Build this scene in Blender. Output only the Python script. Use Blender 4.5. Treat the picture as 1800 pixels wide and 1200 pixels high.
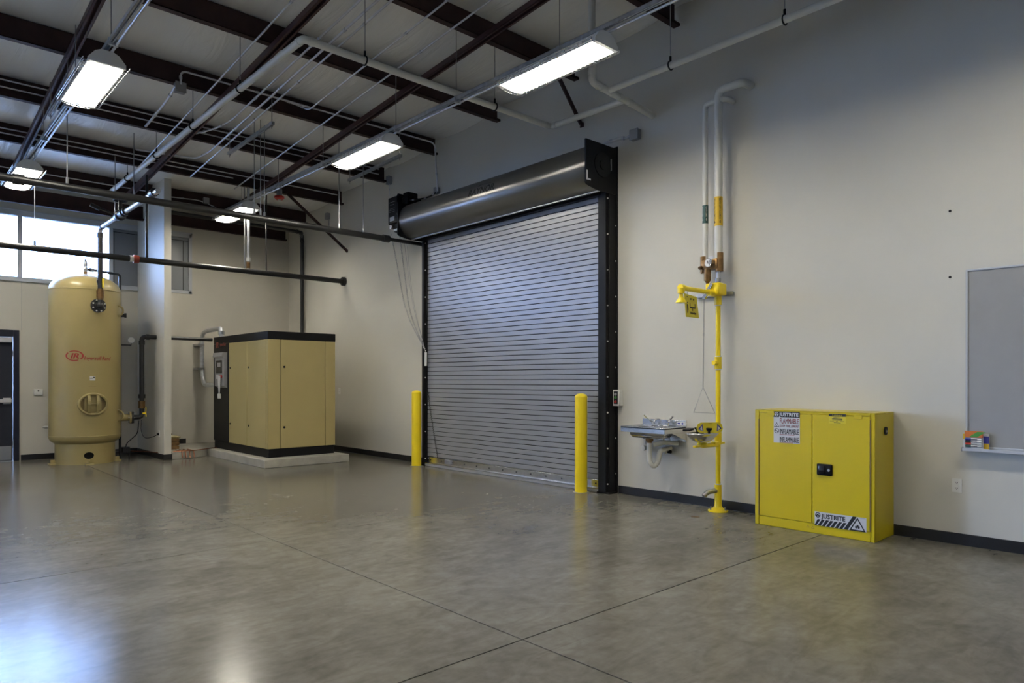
import bpy, bmesh, math, random
from mathutils import Vector, Matrix
random.seed(7)
for o in list(bpy.data.objects): bpy.data.objects.remove(o)
S = bpy.context.scene
COL = S.collection
PI = math.pi

# ------------------------------------------------------------------ camera
FPX, HY, CAMH = 1217.0, 668.0, 1.40           # focal length and horizon of the 1800x1200 photograph
TH = math.atan(1122 / 1217.0)
sT, cT = math.sin(TH), math.cos(TH)
cam = bpy.data.cameras.new('camera'); camo = bpy.data.objects.new('camera', cam); COL.objects.link(camo)
camo.location = (0, 0, CAMH); camo.rotation_euler = (PI / 2, 0, -TH)
cam.sensor_width = 36; cam.lens = FPX / 1800 * 36; cam.shift_y = (HY - 600) / 1800
cam.clip_start = .05; cam.clip_end = 500
S.camera = camo

# ------------------------------------------------------------------ light and exposure
SKY = (0.38, 0.56, 1.0); SKY_STRENGTH = 62.0
LAMP_STRENGTH = 52.0; LAMP_COL = (1.0, 0.94, 0.80)
w = bpy.data.worlds.new('sky'); S.world = w; w.use_nodes = True
w.node_tree.nodes['Background'].inputs[0].default_value = (*SKY, 1)
w.node_tree.nodes['Background'].inputs[1].default_value = SKY_STRENGTH
S.view_settings.view_transform = 'Standard'; S.view_settings.look = 'None'
S.view_settings.exposure = 0.6; S.view_settings.gamma = 1.0; S.view_settings.use_curve_mapping = False

# ------------------------------------------------------------------ pixel helpers: a pixel gives a direction, a plane gives the distance
def ray(u, v):
    a = (u - 900) / FPX; b = (HY - v) / FPX
    return Vector((sT + a * cT, cT - a * sT, b))
CAM = Vector((0, 0, CAMH))
def P_x(u, v, x): d = ray(u, v); return CAM + d * (x / d.x)
def P_y(u, v, y): d = ray(u, v); return CAM + d * (y / d.y)
def P_z(u, v, z): d = ray(u, v); return CAM + d * ((z - CAMH) / d.z)
RS = .079
def zb(y): return 5.42 - RS * (y - 4.56)          # underside of the roof purlins
def P_roof(u, v, off=0.0):
    d = ray(u, v); t = (5.42 - off + RS * 4.56 - CAMH) / (d.z + RS * d.y); return CAM + d * t

# ------------------------------------------------------------------ materials
MAT = {}
def mat(name, col, rough=.5, metal=0.0, noise=0.0, nscale=8.0, bump=0.0, bscale=60.0, emit=None, estr=0, coat=0.0, spec=None, rnoise=0.0):
    m = bpy.data.materials.new(name); m.use_nodes = True
    nt = m.node_tree; b = nt.nodes['Principled BSDF']
    b.inputs['Base Color'].default_value = (*col, 1); b.inputs['Roughness'].default_value = rough; b.inputs['Metallic'].default_value = metal
    if coat: b.inputs['Coat Weight'].default_value = coat; b.inputs['Coat Roughness'].default_value = .12
    if spec is not None: b.inputs['Specular IOR Level'].default_value = spec
    tc = nt.nodes.new('ShaderNodeTexCoord')
    if noise or rnoise:
        n = nt.nodes.new('ShaderNodeTexNoise'); n.inputs['Scale'].default_value = nscale; n.inputs['Detail'].default_value = 6
        nt.links.new(tc.outputs['Object'], n.inputs['Vector'])
        if noise:
            r = nt.nodes.new('ShaderNodeValToRGB')
            r.color_ramp.elements[0].position = .3; r.color_ramp.elements[1].position = .72
            r.color_ramp.elements[0].color = (*[c * (1 - noise) for c in col], 1)
            r.color_ramp.elements[1].color = (*[min(1, c * (1 + noise)) for c in col], 1)
            nt.links.new(n.outputs['Fac'], r.inputs['Fac']); nt.links.new(r.outputs['Color'], b.inputs['Base Color'])
        if rnoise:
            mr = nt.nodes.new('ShaderNodeMapRange'); mr.inputs['To Min'].default_value = max(.02, rough - rnoise); mr.inputs['To Max'].default_value = rough + rnoise
            nt.links.new(n.outputs['Fac'], mr.inputs['Value']); nt.links.new(mr.outputs['Result'], b.inputs['Roughness'])
    if bump:
        n2 = nt.nodes.new('ShaderNodeTexNoise'); n2.inputs['Scale'].default_value = bscale; n2.inputs['Detail'].default_value = 4
        bp = nt.nodes.new('ShaderNodeBump'); bp.inputs['Strength'].default_value = bump; bp.inputs['Distance'].default_value = .01
        nt.links.new(tc.outputs['Object'], n2.inputs['Vector']); nt.links.new(n2.outputs['Fac'], bp.inputs['Height']); nt.links.new(bp.outputs['Normal'], b.inputs['Normal'])
    if emit: b.inputs['Emission Color'].default_value = (*emit, 1); b.inputs['Emission Strength'].default_value = estr
    MAT[name] = m; return m
mat('wall', (.60, .58, .52), .62, noise=.02, nscale=1.5, bump=.08, bscale=140, spec=.3)
mat('wall_back', (.58, .55, .48), .62, noise=.02, nscale=1.5, bump=.08, bscale=140, spec=.3)
mat('rubber', (.012, .012, .014), .38, noise=.1)
mat('maroon', (.040, .018, .016), .55, noise=.25, nscale=5, spec=.3)
mat('maroon_l', (.075, .032, .030), .45, noise=.2, nscale=5)
mat('galv', (.56, .58, .62), .34, .75, noise=.14, nscale=22)
mat('conduit', (.66, .67, .70), .30, .7, noise=.06, nscale=20)
mat('slat', (.31, .315, .335), .40, .4, noise=.04, nscale=3)
mat('alu', (.74, .75, .78), .22, 1.0, noise=.05)
mat('hood', (.24, .24, .245), .36, .8, noise=.04, nscale=2)
mat('black', (.008, .008, .009), .5, noise=.1, spec=.18)
mat('black_gloss', (.008, .008, .010), .2)
mat('black_pipe', (.012, .012, .013), .38, noise=.2, nscale=14)
mat('tan', (.32, .255, .105), .34, noise=.05, nscale=3, bump=.03, bscale=25)
mat('tan_panel', (.42, .345, .150), .40, noise=.03, nscale=2)
mat('tan_dark', (.22, .16, .06), .5)
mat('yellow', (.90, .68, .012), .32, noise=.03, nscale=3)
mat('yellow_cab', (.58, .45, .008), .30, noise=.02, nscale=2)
mat('yellow_dull', (.60, .48, .02), .4, noise=.06, nscale=8)
mat('white_pipe', (.66, .65, .60), .42, noise=.03)
mat('white', (.75, .75, .74), .45)
mat('reflector', (.85, .85, .84), .3)
mat('plate', (.72, .71, .68), .4)
mat('grey', (.30, .30, .31), .45, noise=.05)
mat('grey_light', (.46, .46, .47), .4)
mat('box_grey', (.28, .28, .29), .42, .4)
mat('brass', (.24, .14, .06), .38, 1.0, noise=.25, nscale=25)
mat('copper', (.26, .10, .05), .35, 1.0, noise=.2)
mat('steel', (.66, .66, .67), .24, 1.0, noise=.05, nscale=12)
mat('steel_dull', (.42, .42, .43), .42, 1.0, noise=.1)
mat('chrome', (.8, .8, .82), .1, 1.0)
mat('concrete', (.36, .345, .30), .65, noise=.12, nscale=6, bump=.2, bscale=40)
mat('grout', (.20, .19, .16), .7, noise=.2, nscale=12)
mat('door_navy', (.020, .022, .032), .5, noise=.06, spec=.2)
mat('frame_navy', (.012, .013, .024), .5, spec=.2)
mat('kick', (.34, .34, .35), .36, .9)
mat('frame_white', (.50, .52, .56), .4)
mat('spandrel', (.20, .21, .235), .35)
mat('red', (.42, .02, .012), .4)
mat('red_ink', (.30, .022, .016), .5)
mat('red_dim', (.30, .05, .03), .5)
mat('blue_ink', (.03, .035, .28), .45)
mat('ink', (.008, .008, .009), .5)
mat('label_white', (.62, .62, .64), .45)
mat('label_yellow', (.68, .56, .03), .45)
mat('label_orange', (.72, .46, .02), .45)
mat('label_green', (.02, .075, .07), .45)
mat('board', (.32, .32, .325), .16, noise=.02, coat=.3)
mat('orange', (.62, .16, .03), .5)
mat('green', (.06, .28, .05), .5)
mat('wood', (.18, .10, .03), .6, noise=.3, nscale=14)
mat('cable', (.02, .02, .021), .55)
mat('ground', (.12, .12, .115), .9, noise=.2)
mat('gasket_gap_black', (.006, .006, .006), .8)
mat('tube', (1, 1, 1), .5, emit=LAMP_COL, estr=LAMP_STRENGTH)
mat('hole', (.004, .004, .004), .9)

def brushed(name, amount, axis=(0, 1, 0)):          # sheet metal rolled lengthwise: highlights stretch along the sheet
    nt = MAT[name].node_tree; b = nt.nodes['Principled BSDF']; b.inputs['Anisotropic'].default_value = amount
    c = nt.nodes.new('ShaderNodeCombineXYZ')
    for i in range(3): c.inputs[i].default_value = axis[i]
    nt.links.new(c.outputs[0], b.inputs['Tangent'])
brushed('hood', .92); brushed('slat', .5)
def floor_mat():
    m = bpy.data.materials.new('polished_concrete'); m.use_nodes = True; nt = m.node_tree; L = nt.links; b = nt.nodes['Principled BSDF']
    tc = nt.nodes.new('ShaderNodeTexCoord')
    def noise(scale, detail=8, rough=.6, sc=(1, 1, 1), rot=0, dist=0):
        mp = nt.nodes.new('ShaderNodeMapping'); mp.inputs['Scale'].default_value = sc; mp.inputs['Rotation'].default_value = (0, 0, rot)
        n = nt.nodes.new('ShaderNodeTexNoise'); n.inputs['Scale'].default_value = scale; n.inputs['Detail'].default_value = detail; n.inputs['Roughness'].default_value = rough
        n.inputs['Distortion'].default_value = dist
        L.new(tc.outputs['Object'], mp.inputs[0]); L.new(mp.outputs[0], n.inputs['Vector']); return n
    a = noise(.55, 9, .62, dist=.6); c = noise(2.6, 5, .62, dist=.5); f = noise(22, 2, .5); s = noise(5.5, 4, .6, dist=1.2); s2 = noise(2.2, 5, .62, (1, 3.0, 1), -.5, 1.8)
    def ramp(n, p0, c0, p1, c1):
        r = nt.nodes.new('ShaderNodeValToRGB'); r.color_ramp.elements[0].position = p0; r.color_ramp.elements[1].position = p1
        r.color_ramp.elements[0].color = (*c0, 1); r.color_ramp.elements[1].color = (*c1, 1); L.new(n.outputs['Fac'], r.inputs['Fac']); return r
    ra = ramp(a, .28, (.145, .136, .114), .72, (.232, .219, .184))
    def mul(x, y, fac):
        mx = nt.nodes.new('ShaderNodeMix'); mx.data_type = 'RGBA'; mx.blend_type = 'MULTIPLY'; mx.inputs['Factor'].default_value = fac
        L.new(x, mx.inputs[6]); L.new(y, mx.inputs[7]); return mx.outputs[2]
    rc = ramp(c, .3, (.72, .71, .69), .72, (1, 1, 1)); rf = ramp(f, .3, (.85, .85, .85), .7, (1, 1, 1))
    rs = ramp(s, .28, (.76, .75, .73), .66, (1, 1, 1)); rs2 = ramp(s2, .30, (.70, .69, .68), .60, (1, 1, 1))
    o = mul(ra.outputs[0], rc.outputs[0], .75); o = mul(o, rf.outputs[0], .6); o = mul(o, rs.outputs[0], .8); o = mul(o, rs2.outputs[0], .7)
    L.new(o, b.inputs['Base Color'])
    b.inputs['Roughness'].default_value = .19
    b.inputs['Specular IOR Level'].default_value = .14
    MAT['floor'] = m
floor_mat()
def ceiling_mat():
    m = bpy.data.materials.new('insulation_facing'); m.use_nodes = True; nt = m.node_tree; L = nt.links; b = nt.nodes['Principled BSDF']
    b.inputs['Base Color'].default_value = (.90, .89, .86, 1); b.inputs['Roughness'].default_value = .33; b.inputs['Specular IOR Level'].default_value = .8
    tc = nt.nodes.new('ShaderNodeTexCoord'); mp = nt.nodes.new('ShaderNodeMapping'); mp.inputs['Scale'].default_value = (3.2, .55, 1); mp.inputs['Rotation'].default_value = (0, 0, .25)
    n = nt.nodes.new('ShaderNodeTexNoise'); n.inputs['Scale'].default_value = 1.6; n.inputs['Detail'].default_value = 5; n.inputs['Distortion'].default_value = .8
    L.new(tc.outputs['Object'], mp.inputs[0]); L.new(mp.outputs[0], n.inputs['Vector'])
    bp = nt.nodes.new('ShaderNodeBump'); bp.inputs['Strength'].default_value = .55; bp.inputs['Distance'].default_value = .05
    L.new(n.outputs['Fac'], bp.inputs['Height']); L.new(bp.outputs[0], b.inputs['Normal'])
    MAT['ceiling'] = m
ceiling_mat()
def glass_mat(key, tint):
    m = bpy.data.materials.new(key); m.use_nodes = True; nt = m.node_tree; L = nt.links
    for n in list(nt.nodes): nt.nodes.remove(n)
    out = nt.nodes.new('ShaderNodeOutputMaterial'); mx = nt.nodes.new('ShaderNodeMixShader'); t = nt.nodes.new('ShaderNodeBsdfTransparent'); g = nt.nodes.new('ShaderNodeBsdfGlossy')
    fr = nt.nodes.new('ShaderNodeFresnel'); fr.inputs['IOR'].default_value = 1.45
    t.inputs[0].default_value = (*tint, 1); g.inputs['Roughness'].default_value = .02
    L.new(fr.outputs[0], mx.inputs[0]); L.new(t.outputs[0], mx.inputs[1]); L.new(g.outputs[0], mx.inputs[2]); L.new(mx.outputs[0], out.inputs[0])
    MAT[key] = m
glass_mat('glass', (.93, .96, .97)); glass_mat('glass_tinted', (.50, .53, .56))

# ------------------------------------------------------------------ mesh builder
ORG = {}
class MB:
    def __init__(s): s.v = []; s.f = []
    def add(s, vs, fs):
        k = len(s.v); s.v += [Vector(p) for p in vs]; s.f += [tuple(i + k for i in f) for f in fs]; return s
    def bm(s, b):
        b.verts.index_update(); s.add([x.co.copy() for x in b.verts], [[x.index for x in f.verts] for f in b.faces]); b.free(); return s
    def box(s, x0, x1, y0, y1, z0, z1, bev=0, seg=1):
        x0, x1 = sorted((x0, x1)); y0, y1 = sorted((y0, y1)); z0, z1 = sorted((z0, z1))
        if not bev:
            vs = [(x, y, z) for z in (z0, z1) for y in (y0, y1) for x in (x0, x1)]
            return s.add(vs, [(0, 2, 3, 1), (4, 5, 7, 6), (0, 1, 5, 4), (2, 6, 7, 3), (0, 4, 6, 2), (1, 3, 7, 5)])
        b = bmesh.new(); bmesh.ops.create_cube(b, size=1)
        for q in b.verts: q.co = Vector(((x0 + x1) / 2 + q.co.x * (x1 - x0), (y0 + y1) / 2 + q.co.y * (y1 - y0), (z0 + z1) / 2 + q.co.z * (z1 - z0)))
        bmesh.ops.bevel(b, geom=b.edges[:], offset=bev, segments=seg, affect='EDGES', profile=.5)
        return s.bm(b)
    def obox(s, c, ax, ay, az, bev=0):           # oriented box: centre and three half axes
        c, ax, ay, az = map(Vector, (c, ax, ay, az)); t = MB().box(-1, 1, -1, 1, -1, 1)
        return s.add([c + ax * p.x + ay * p.y + az * p.z for p in t.v], t.f)
    def cyl(s, p0, p1, r0, r1=None, n=14, caps=True):
        p0, p1 = Vector(p0), Vector(p1); r1 = r0 if r1 is None else r1; d = (p1 - p0).normalized()
        u = d.orthogonal().normalized(); w2 = d.cross(u); vs = []
        for p, r in ((p0, r0), (p1, r1)):
            for i in range(n): a = 2 * PI * i / n; vs.append(p + (u * math.cos(a) + w2 * math.sin(a)) * r)
        fs = [(i, (i + 1) % n, n + (i + 1) % n, n + i) for i in range(n)]
        if caps: fs += [tuple(range(n))[::-1], tuple(range(n, 2 * n))]
        return s.add(vs, fs)
    def tube(s, pts, r, n=10, fillet=0, closed=False):
        pts = [Vector(p) for p in pts]
        if fillet: pts = rounded(pts, fillet)
        N = len(pts); T = []
        for i in range(N):
            if closed: t = pts[(i + 1) % N] - pts[i - 1]
            else: t = pts[min(i + 1, N - 1)] - pts[max(i - 1, 0)]
            T.append(t.normalized())
        u = T[0].orthogonal().normalized(); vs = []
        for i in range(N):
            u = (u - T[i] * u.dot(T[i])).normalized(); w2 = T[i].cross(u)
            for k in range(n): a = 2 * PI * k / n; vs.append(pts[i] + (u * math.cos(a) + w2 * math.sin(a)) * r)
        fs = []
        for i in range(N if closed else N - 1):
            j = (i + 1) % N
            for k in range(n): fs.append((i * n + k, i * n + (k + 1) % n, j * n + (k + 1) % n, j * n + k))
        if not closed: fs += [tuple(range(n))[::-1], tuple(range((N - 1) * n, N * n))]
        return s.add(vs, fs)
    def lathe(s, prof, c=(0, 0, 0), n=32, d=(0, 0, 1)):   # profile of (radius, height) along axis d
        c = Vector(c); d = Vector(d).normalized(); u = Vector((1, 0, 0)) if abs(d.z) > .9 else d.orthogonal().normalized(); w2 = d.cross(u); vs = []; fs = []
        for r, h in prof:
            for i in range(n): a = 2 * PI * i / n; vs.append(c + d * h + (u * math.cos(a) + w2 * math.sin(a)) * max(r, 1e-4))
        for j in range(len(prof) - 1):
            for i in range(n): fs.append((j * n + i, j * n + (i + 1) % n, (j + 1) * n + (i + 1) % n, (j + 1) * n + i))
        if prof[0][0] > 1e-3 and prof[0] != prof[-1]: fs.append(tuple(range(n))[::-1])
        if prof[-1][0] > 1e-3 and prof[0] != prof[-1]: fs.append(tuple(range((len(prof) - 1) * n, len(prof) * n)))
        return s.add(vs, fs)
    def prism(s, poly, f, a0, a1):                # 2-D outline, f(p, q, a) -> point, between a0 and a1
        n = len(poly); vs = [f(p, q, a0) for p, q in poly] + [f(p, q, a1) for p, q in poly]
        return s.add(vs, [(i, (i + 1) % n, n + (i + 1) % n, n + i) for i in range(n)] + [tuple(range(n))[::-1], tuple(range(n, 2 * n))])
    def sphere(s, c, r, sc=(1, 1, 1), n=14):
        b = bmesh.new(); bmesh.ops.create_uvsphere(b, u_segments=n, v_segments=max(6, n // 2), radius=r)
        for q in b.verts: q.co = Vector((c[0] + q.co.x * sc[0], c[1] + q.co.y * sc[1], c[2] + q.co.z * sc[2]))
        return s.bm(b)
    def build(s, name, m, parent=None, org=None, sharp=38, fix=True):
        me = bpy.data.meshes.new(name)
        o0 = ORG[parent.name] if parent is not None else Vector(org if org is not None else (0, 0, 0))
        me.from_pydata([p - o0 for p in s.v], [], s.f)
        if fix:
            b = bmesh.new(); b.from_mesh(me); bmesh.ops.recalc_face_normals(b, faces=b.faces[:]); b.to_mesh(me); b.free()
        me.polygons.foreach_set('use_smooth', [True] * len(me.polygons)); me.set_sharp_from_angle(angle=math.radians(sharp)); me.update()
        me.materials.append(MAT[m]); o = bpy.data.objects.new(name, me); COL.objects.link(o)
        if parent is not None: o.parent = parent
        else: o.location = o0
        ORG[o.name] = o0; return o
def rounded(pts, rad, seg=6):
    out = [pts[0]]
    for i in range(1, len(pts) - 1):
        a, b, c = pts[i - 1], pts[i], pts[i + 1]; d1 = (a - b); d2 = (c - b); l1, l2 = d1.length, d2.length; d1.normalize(); d2.normalize()
        r = min(rad, l1 * .49, l2 * .49)
        p, q = b + d1 * r, b + d2 * r
        for k in range(seg + 1):
            t = k / seg; out.append(p * (1 - t) ** 2 + b * 2 * t * (1 - t) + q * t * t)
    out.append(pts[-1]); return out
def tag(o, label, cat, group=None):
    o['label'] = label; o['category'] = cat
    if group: o['group'] = group
    return o
def thing(name, loc, label, cat, group=None):
    o = bpy.data.objects.new(name, None); COL.objects.link(o); o.location = loc; o.empty_display_size = .1; ORG[o.name] = Vector(loc); return tag(o, label, cat, group)
def struct(o): o['kind'] = 'structure'; return o
def sroot(name, loc):
    o = bpy.data.objects.new(name, None); COL.objects.link(o); o.location = loc; ORG[o.name] = Vector(loc); o['kind'] = 'structure'; return o
def share(o, name, parent, off):                    # another piece with the same mesh
    c = o.copy(); c.name = name; COL.objects.link(c); c.parent = parent; c.location = o.location + Vector(off); ORG[c.name] = ORG[o.name]; return c
def copy_tree(o, off, parent=None):
    c = o.copy(); COL.objects.link(c); c.parent = parent
    if parent is None: c.location = o.location + Vector(off)
    ORG[c.name] = ORG[o.name] + Vector(off)
    for ch in o.children: copy_tree(ch, off, c)
    return c
def text(s, size, f, name, m, parent, sx=1.0, bold=0.0, shear=0.0, align='LEFT', fit=None, slices=0):   # lettering; f(right, up) -> point on the surface
    cu = bpy.data.curves.new('lettering', 'FONT'); cu.body = s; cu.size = 1; cu.offset = max(0, bold); cu.align_x = align; cu.resolution_u = 3
    to = bpy.data.objects.new('lettering', cu); COL.objects.link(to); dg = bpy.context.evaluated_depsgraph_get(); dg.update()
    me = bpy.data.meshes.new_from_object(to.evaluated_get(dg)); b = MB()
    if slices:
        bb2 = bmesh.new(); bb2.from_mesh(me)
        for k in range(1, slices): bmesh.ops.bisect_plane(bb2, geom=bb2.verts[:] + bb2.edges[:] + bb2.faces[:], plane_co=(0, -.2 + 1.0 * k / slices, 0), plane_no=(0, 1, 0))
        bb2.to_mesh(me); bb2.free()
    if fit: sx = fit / size / max(q.co.x for q in me.vertices)
    b.v = [Vector(f((q.co.x + shear * q.co.y) * size * sx, q.co.y * size)) for q in me.vertices]; b.f = [tuple(p.vertices) for p in me.polygons]
    if bold < 0:                                  # heavier strokes: the same letters again, a hair to the side
        b.add([Vector(f((q.co.x + shear * q.co.y - bold) * size * sx, q.co.y * size)) for q in me.vertices], [tuple(p.vertices) for p in me.polygons])
    bpy.data.objects.remove(to); bpy.data.curves.remove(cu); bpy.data.meshes.remove(me)
    return b.build(name, m, parent, fix=False)

# ------------------------------------------------------------------ room shell
XR, YB, XL, YF = 6.8, 14.7, -7.6, -5.0
PD = .29                                           # purlin depth
def ztop(y): return zb(y) + PD
WZ0, WZ1 = 3.14, 4.35                              # clerestory band
# floor: slabs parted by saw-cut joints
fl = sroot('floor', (0, 0, 0))
MB().box(XL - .2, XR + .2, YF - .2, YB + .2, -.12, -.012).build('floor_base', 'gasket_gap_black', fl)
J = .005
xs, ys = [XL, -.60, 2.575, XR + .1], [YF, -.45, 2.71, 5.885, YB + .1]
for i in range(3):
    for j in range(4):
        MB().box(xs[i] + J, xs[i + 1] - J, ys[j] + J, ys[j + 1] - J, -.012, 0).build('floor_slab', 'floor', fl)
# right wall and the others, tops follow the roof slope
def wall_x(name, x0, x1, y0, y1, m, zt=None):
    p = [(y0, -.1), (y1, -.1), (y1, ztop(y1) + .05), (y0, ztop(y0) + .05)]
    return struct(MB().prism(p, lambda a, z, x: (x, a, z), x0, x1).build(name, m))
wall_x('wall_right', XR, XR + .2, YF, YB + .2, 'wall')
wall_x('wall_left', XL - .2, XL, YF, YB + .2, 'wall')
struct(MB().box(XL, XR, YF - .2, YF, -.1, ztop(YF) + .05).build('wall_front', 'wall'))
DX0, DX1, DZ = .74, 1.865, 2.27                    # steel door opening
WX0, WX1 = -2.42, 4.735
GX0, GX1, GZ0, GZ1 = -7.2, -3.1, .25, 2.95         # glazed opening farther along the back wall
b = MB()
b.box(XL, GX0, YB, YB + .2, -.1, WZ0).box(GX1, DX0, YB, YB + .2, -.1, WZ0).box(GX0, GX1, YB, YB + .2, -.1, GZ0).box(GX0, GX1, YB, YB + .2, GZ1, WZ0).box(DX1, XR, YB, YB + .2, -.1, WZ0).box(DX0, DX1, YB, YB + .2, DZ, WZ0)
b.box(XL, WX0, YB, YB + .2, WZ0, WZ1).box(WX1, XR, YB, YB + .2, WZ0, WZ1).box(XL, XR, YB, YB + .2, WZ1, ztop(YB) + .05)
struct(b.build('wall_back', 'wall_back'))
b = MB()
for x, z0, z1 in ((1.90, DZ, WZ0), (3.2, .1, WZ0), (-1.4, .1, WZ0)): b.box(x - .003, x + .003, YB - .002, YB, z0, z1)
struct(b.build('trim_1', 'grey'))                  # wallboard joints
# partition beside the tank
PX0, PX1, PY0 = 3.74, 3.86, 13.05
struct(MB().prism([(PY0, 0), (YB, 0), (YB, ztop(YB) - .05), (PY0, ztop(PY0) - .02)], lambda a, z, x: (x, a, z), PX0, PX1).build('wall_partition', 'wall'))
# baseboards
bb = .098
struct(MB().box(XR - .012, XR, 9.44, YB, 0, bb, .003).box(XR - .012, XR, YF, 5.42, 0, bb, .003).build('baseboard_right', 'rubber'))
struct(MB().box(XL, DX0 - .02, YB - .012, YB, 0, bb).box(DX1 + .02, PX0, YB - .012, YB, 0, bb).box(PX1, 4.62, YB - .012, YB, .13, .13 + bb).build('baseboard_back', 'rubber'))
struct(MB().box(PX0 - .012, PX1 + .012, PY0 - .012, YB - .02, 0, bb, .003).build('baseboard_partition', 'rubber'))
# ceiling: insulation facing sagging between the purlins
PYS = [4.56 + 1.53 * k for k in range(-6, 7)]
b = MB(); nx, rows = 90, []
yy = YF
grid = []
def cz(x, y):
    ph = ((y - 4.56) / 1.53) % 1.0
    sag = .075 * math.sin(PI * ph) ** .8 * (1 + .25 * math.sin(x * 1.7 + y) + .15 * math.sin(x * 4.3 - 2 * y))
    return ztop(y) - sag + .006 * math.sin(x * 9 + 3 * math.sin(y * 2)) * math.sin(PI * ph)
ny = 170
for j in range(ny + 1):
    y = YF + (YB - YF) * j / ny
    for i in range(nx + 1):
        x = XL + (XR - XL) * i / nx; grid.append((x, y, cz(x, y)))
b.add(grid, [(j * (nx + 1) + i, j * (nx + 1) + i + 1, (j + 1) * (nx + 1) + i + 1, (j + 1) * (nx + 1) + i) for j in range(ny) for i in range(nx)])
struct(b.build('ceiling', 'ceiling', sharp=80, fix=False))
b = MB().prism([(YF - .2, ztop(YF - .2) + .02), (YB + .6, ztop(YB + .6) + .02), (YB + .6, ztop(YB + .6) + .12), (YF - .2, ztop(YF - .2) + .12)], lambda a, z, x: (x, a, z), XL - .2, XR + .2)
struct(b.build('trim_2', 'grey'))                  # roof sheeting above the insulation
struct(MB().box(-60, 60, YB + .25, 120, -.3, -.15).box(-60, XL - .25, -60, YB + .25, -.3, -.15).build('trim_3', 'ground'))   # paving outdoors

# clerestory window band
wr = sroot('window_1', (0, YB, WZ0))
fy0, fy1 = YB - .015, YB + .10
b = MB().box(WX0, WX1, fy0, fy1, WZ1 - .085, WZ1, .004).box(WX0, WX1, fy0, fy1, WZ0, WZ0 + .06, .004)
b.box(WX0, WX0 + .06, fy0, fy1, WZ0, WZ1).box(WX1 - .06, WX1, fy0, fy1, WZ0, WZ1)
b.build('window_frame', 'frame_white', wr)
MB().box(WX0, WX1, YB - .025, YB, WZ1, WZ1 + .02).build('head_trim', 'frame_white', wr)
MB().box(WX0 - .02, PX0, YB - .045, YB - .012, WZ0 - .02, WZ0 + .004).build('window_sill', 'frame_white', wr)
mull = [3.285, 1.875, .46, -.95]
for x in mull: MB().box(x - .033, x + .033, fy0 + .005, fy1, WZ0 + .06, WZ1 - .085, .004).build('mullion', 'frame_white', wr)
ed = [WX0 + .06] + [e for x in reversed(mull) for e in (x - .033, x + .033)]
for i in range(0, len(ed) - 1, 2):
    MB().box(ed[i], ed[i + 1], YB + .055, YB + .063, WZ0 + .06, WZ1 - .085).build('pane', 'glass_tinted', wr)
MB().box(3.318, WX1 - .06, YB + .03, YB + .07, WZ0 + .06, WZ1 - .085).build('infill_panel', 'spandrel', wr)
for x0, x1 in ((3.318, PX0), (PX1, WX1 - .06)):
    MB().box(x0, x1, YB + .024, YB + .03, WZ1 - .15, WZ1 - .14).box(x1 - .10 if x1 > 4 else x0 + .02, x1 - .088 if x1 > 4 else x0 + .028, YB + .024, YB + .03, WZ0 + .06, WZ1 - .145).build('infill_gasket', 'gasket_gap_black', wr)
pl = bpy.data.lights.new('window_portal', 'AREA'); pl.shape = 'RECTANGLE'; pl.size = 3.285 - WX0; pl.size_y = WZ1 - WZ0; pl.cycles.is_portal = True
po = bpy.data.objects.new('window_portal', pl); COL.objects.link(po); po.location = ((3.285 + WX0) / 2, YB + .13, (WZ0 + WZ1) / 2); po.rotation_euler = (-PI / 2, 0, 0)

w2 = sroot('window_2', ((GX0 + GX1) / 2, YB, GZ0))
MB().box(GX0, GX1, fy0, fy1, GZ1 - .06, GZ1).box(GX0, GX1, fy0, fy1, GZ0, GZ0 + .06).box(GX0, GX0 + .06, fy0, fy1, GZ0, GZ1).box(GX1 - .06, GX1, fy0, fy1, GZ0, GZ1).build('window_frame', 'frame_white', w2)
for k in range(3):
    a0, a1 = GX0 + .06 + (GX1 - GX0 - .12) * k / 3, GX0 + .06 + (GX1 - GX0 - .12) * (k + 1) / 3
    if k: MB().box(a0 - .03, a0 + .03, fy0, fy1, GZ0 + .06, GZ1 - .06).build('mullion', 'frame_white', w2)
    MB().box(a0 + (.03 if k else 0), a1 - (.03 if k < 2 else 0), YB + .055, YB + .063, GZ0 + .06, GZ1 - .06).build('pane', 'glass', w2)
pl = bpy.data.lights.new('window_portal', 'AREA'); pl.shape = 'RECTANGLE'; pl.size = GX1 - GX0; pl.size_y = GZ1 - GZ0; pl.cycles.is_portal = True
po = bpy.data.objects.new('window_portal', pl); COL.objects.link(po); po.location = ((GX0 + GX1) / 2, YB + .13, (GZ0 + GZ1) / 2); po.rotation_euler = (-PI / 2, 0, 0)

# steel door at the back
d1 = sroot('door_1', ((DX0 + DX1) / 2, YB, 0))
fw = .085
b = MB().box(DX0, DX0 + fw, YB - .02, YB + .12, 0, DZ, .004).box(DX1 - fw, DX1, YB - .02, YB + .12, 0, DZ, .004).box(DX0 + fw, DX1 - fw, YB - .02, YB + .12, DZ - .12, DZ, .004)
b.build('door_frame', 'frame_navy', d1)
lx0, lx1 = DX0 + fw + .004, DX1 - fw - .004
leaf = MB().box(lx0, lx1, YB + .012, YB + .055, .012, DZ - .124, .003).build('door_leaf', 'door_navy', d1)
MB().box(lx0 + .02, lx1 - .02, YB + .006, YB + .012, .02, .26).build('kick_plate', 'kick', leaf)
MB().box(lx0 + .05, lx1 - .02, YB - .045, YB + .0, 1.01, 1.075, .008).box(lx0 + .05, lx0 + .12, YB - .02, YB + .012, .99, 1.095).box(lx1 - .14, lx1 - .03, YB - .02, YB + .012, .99, 1.095).build('push_bar', 'grey_light', leaf)
MB().box(lx1 - .42, lx1 - .02, YB - .055, YB + .012, DZ - .22, DZ - .13, .008).build('door_closer', 'grey_light', leaf)
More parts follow.
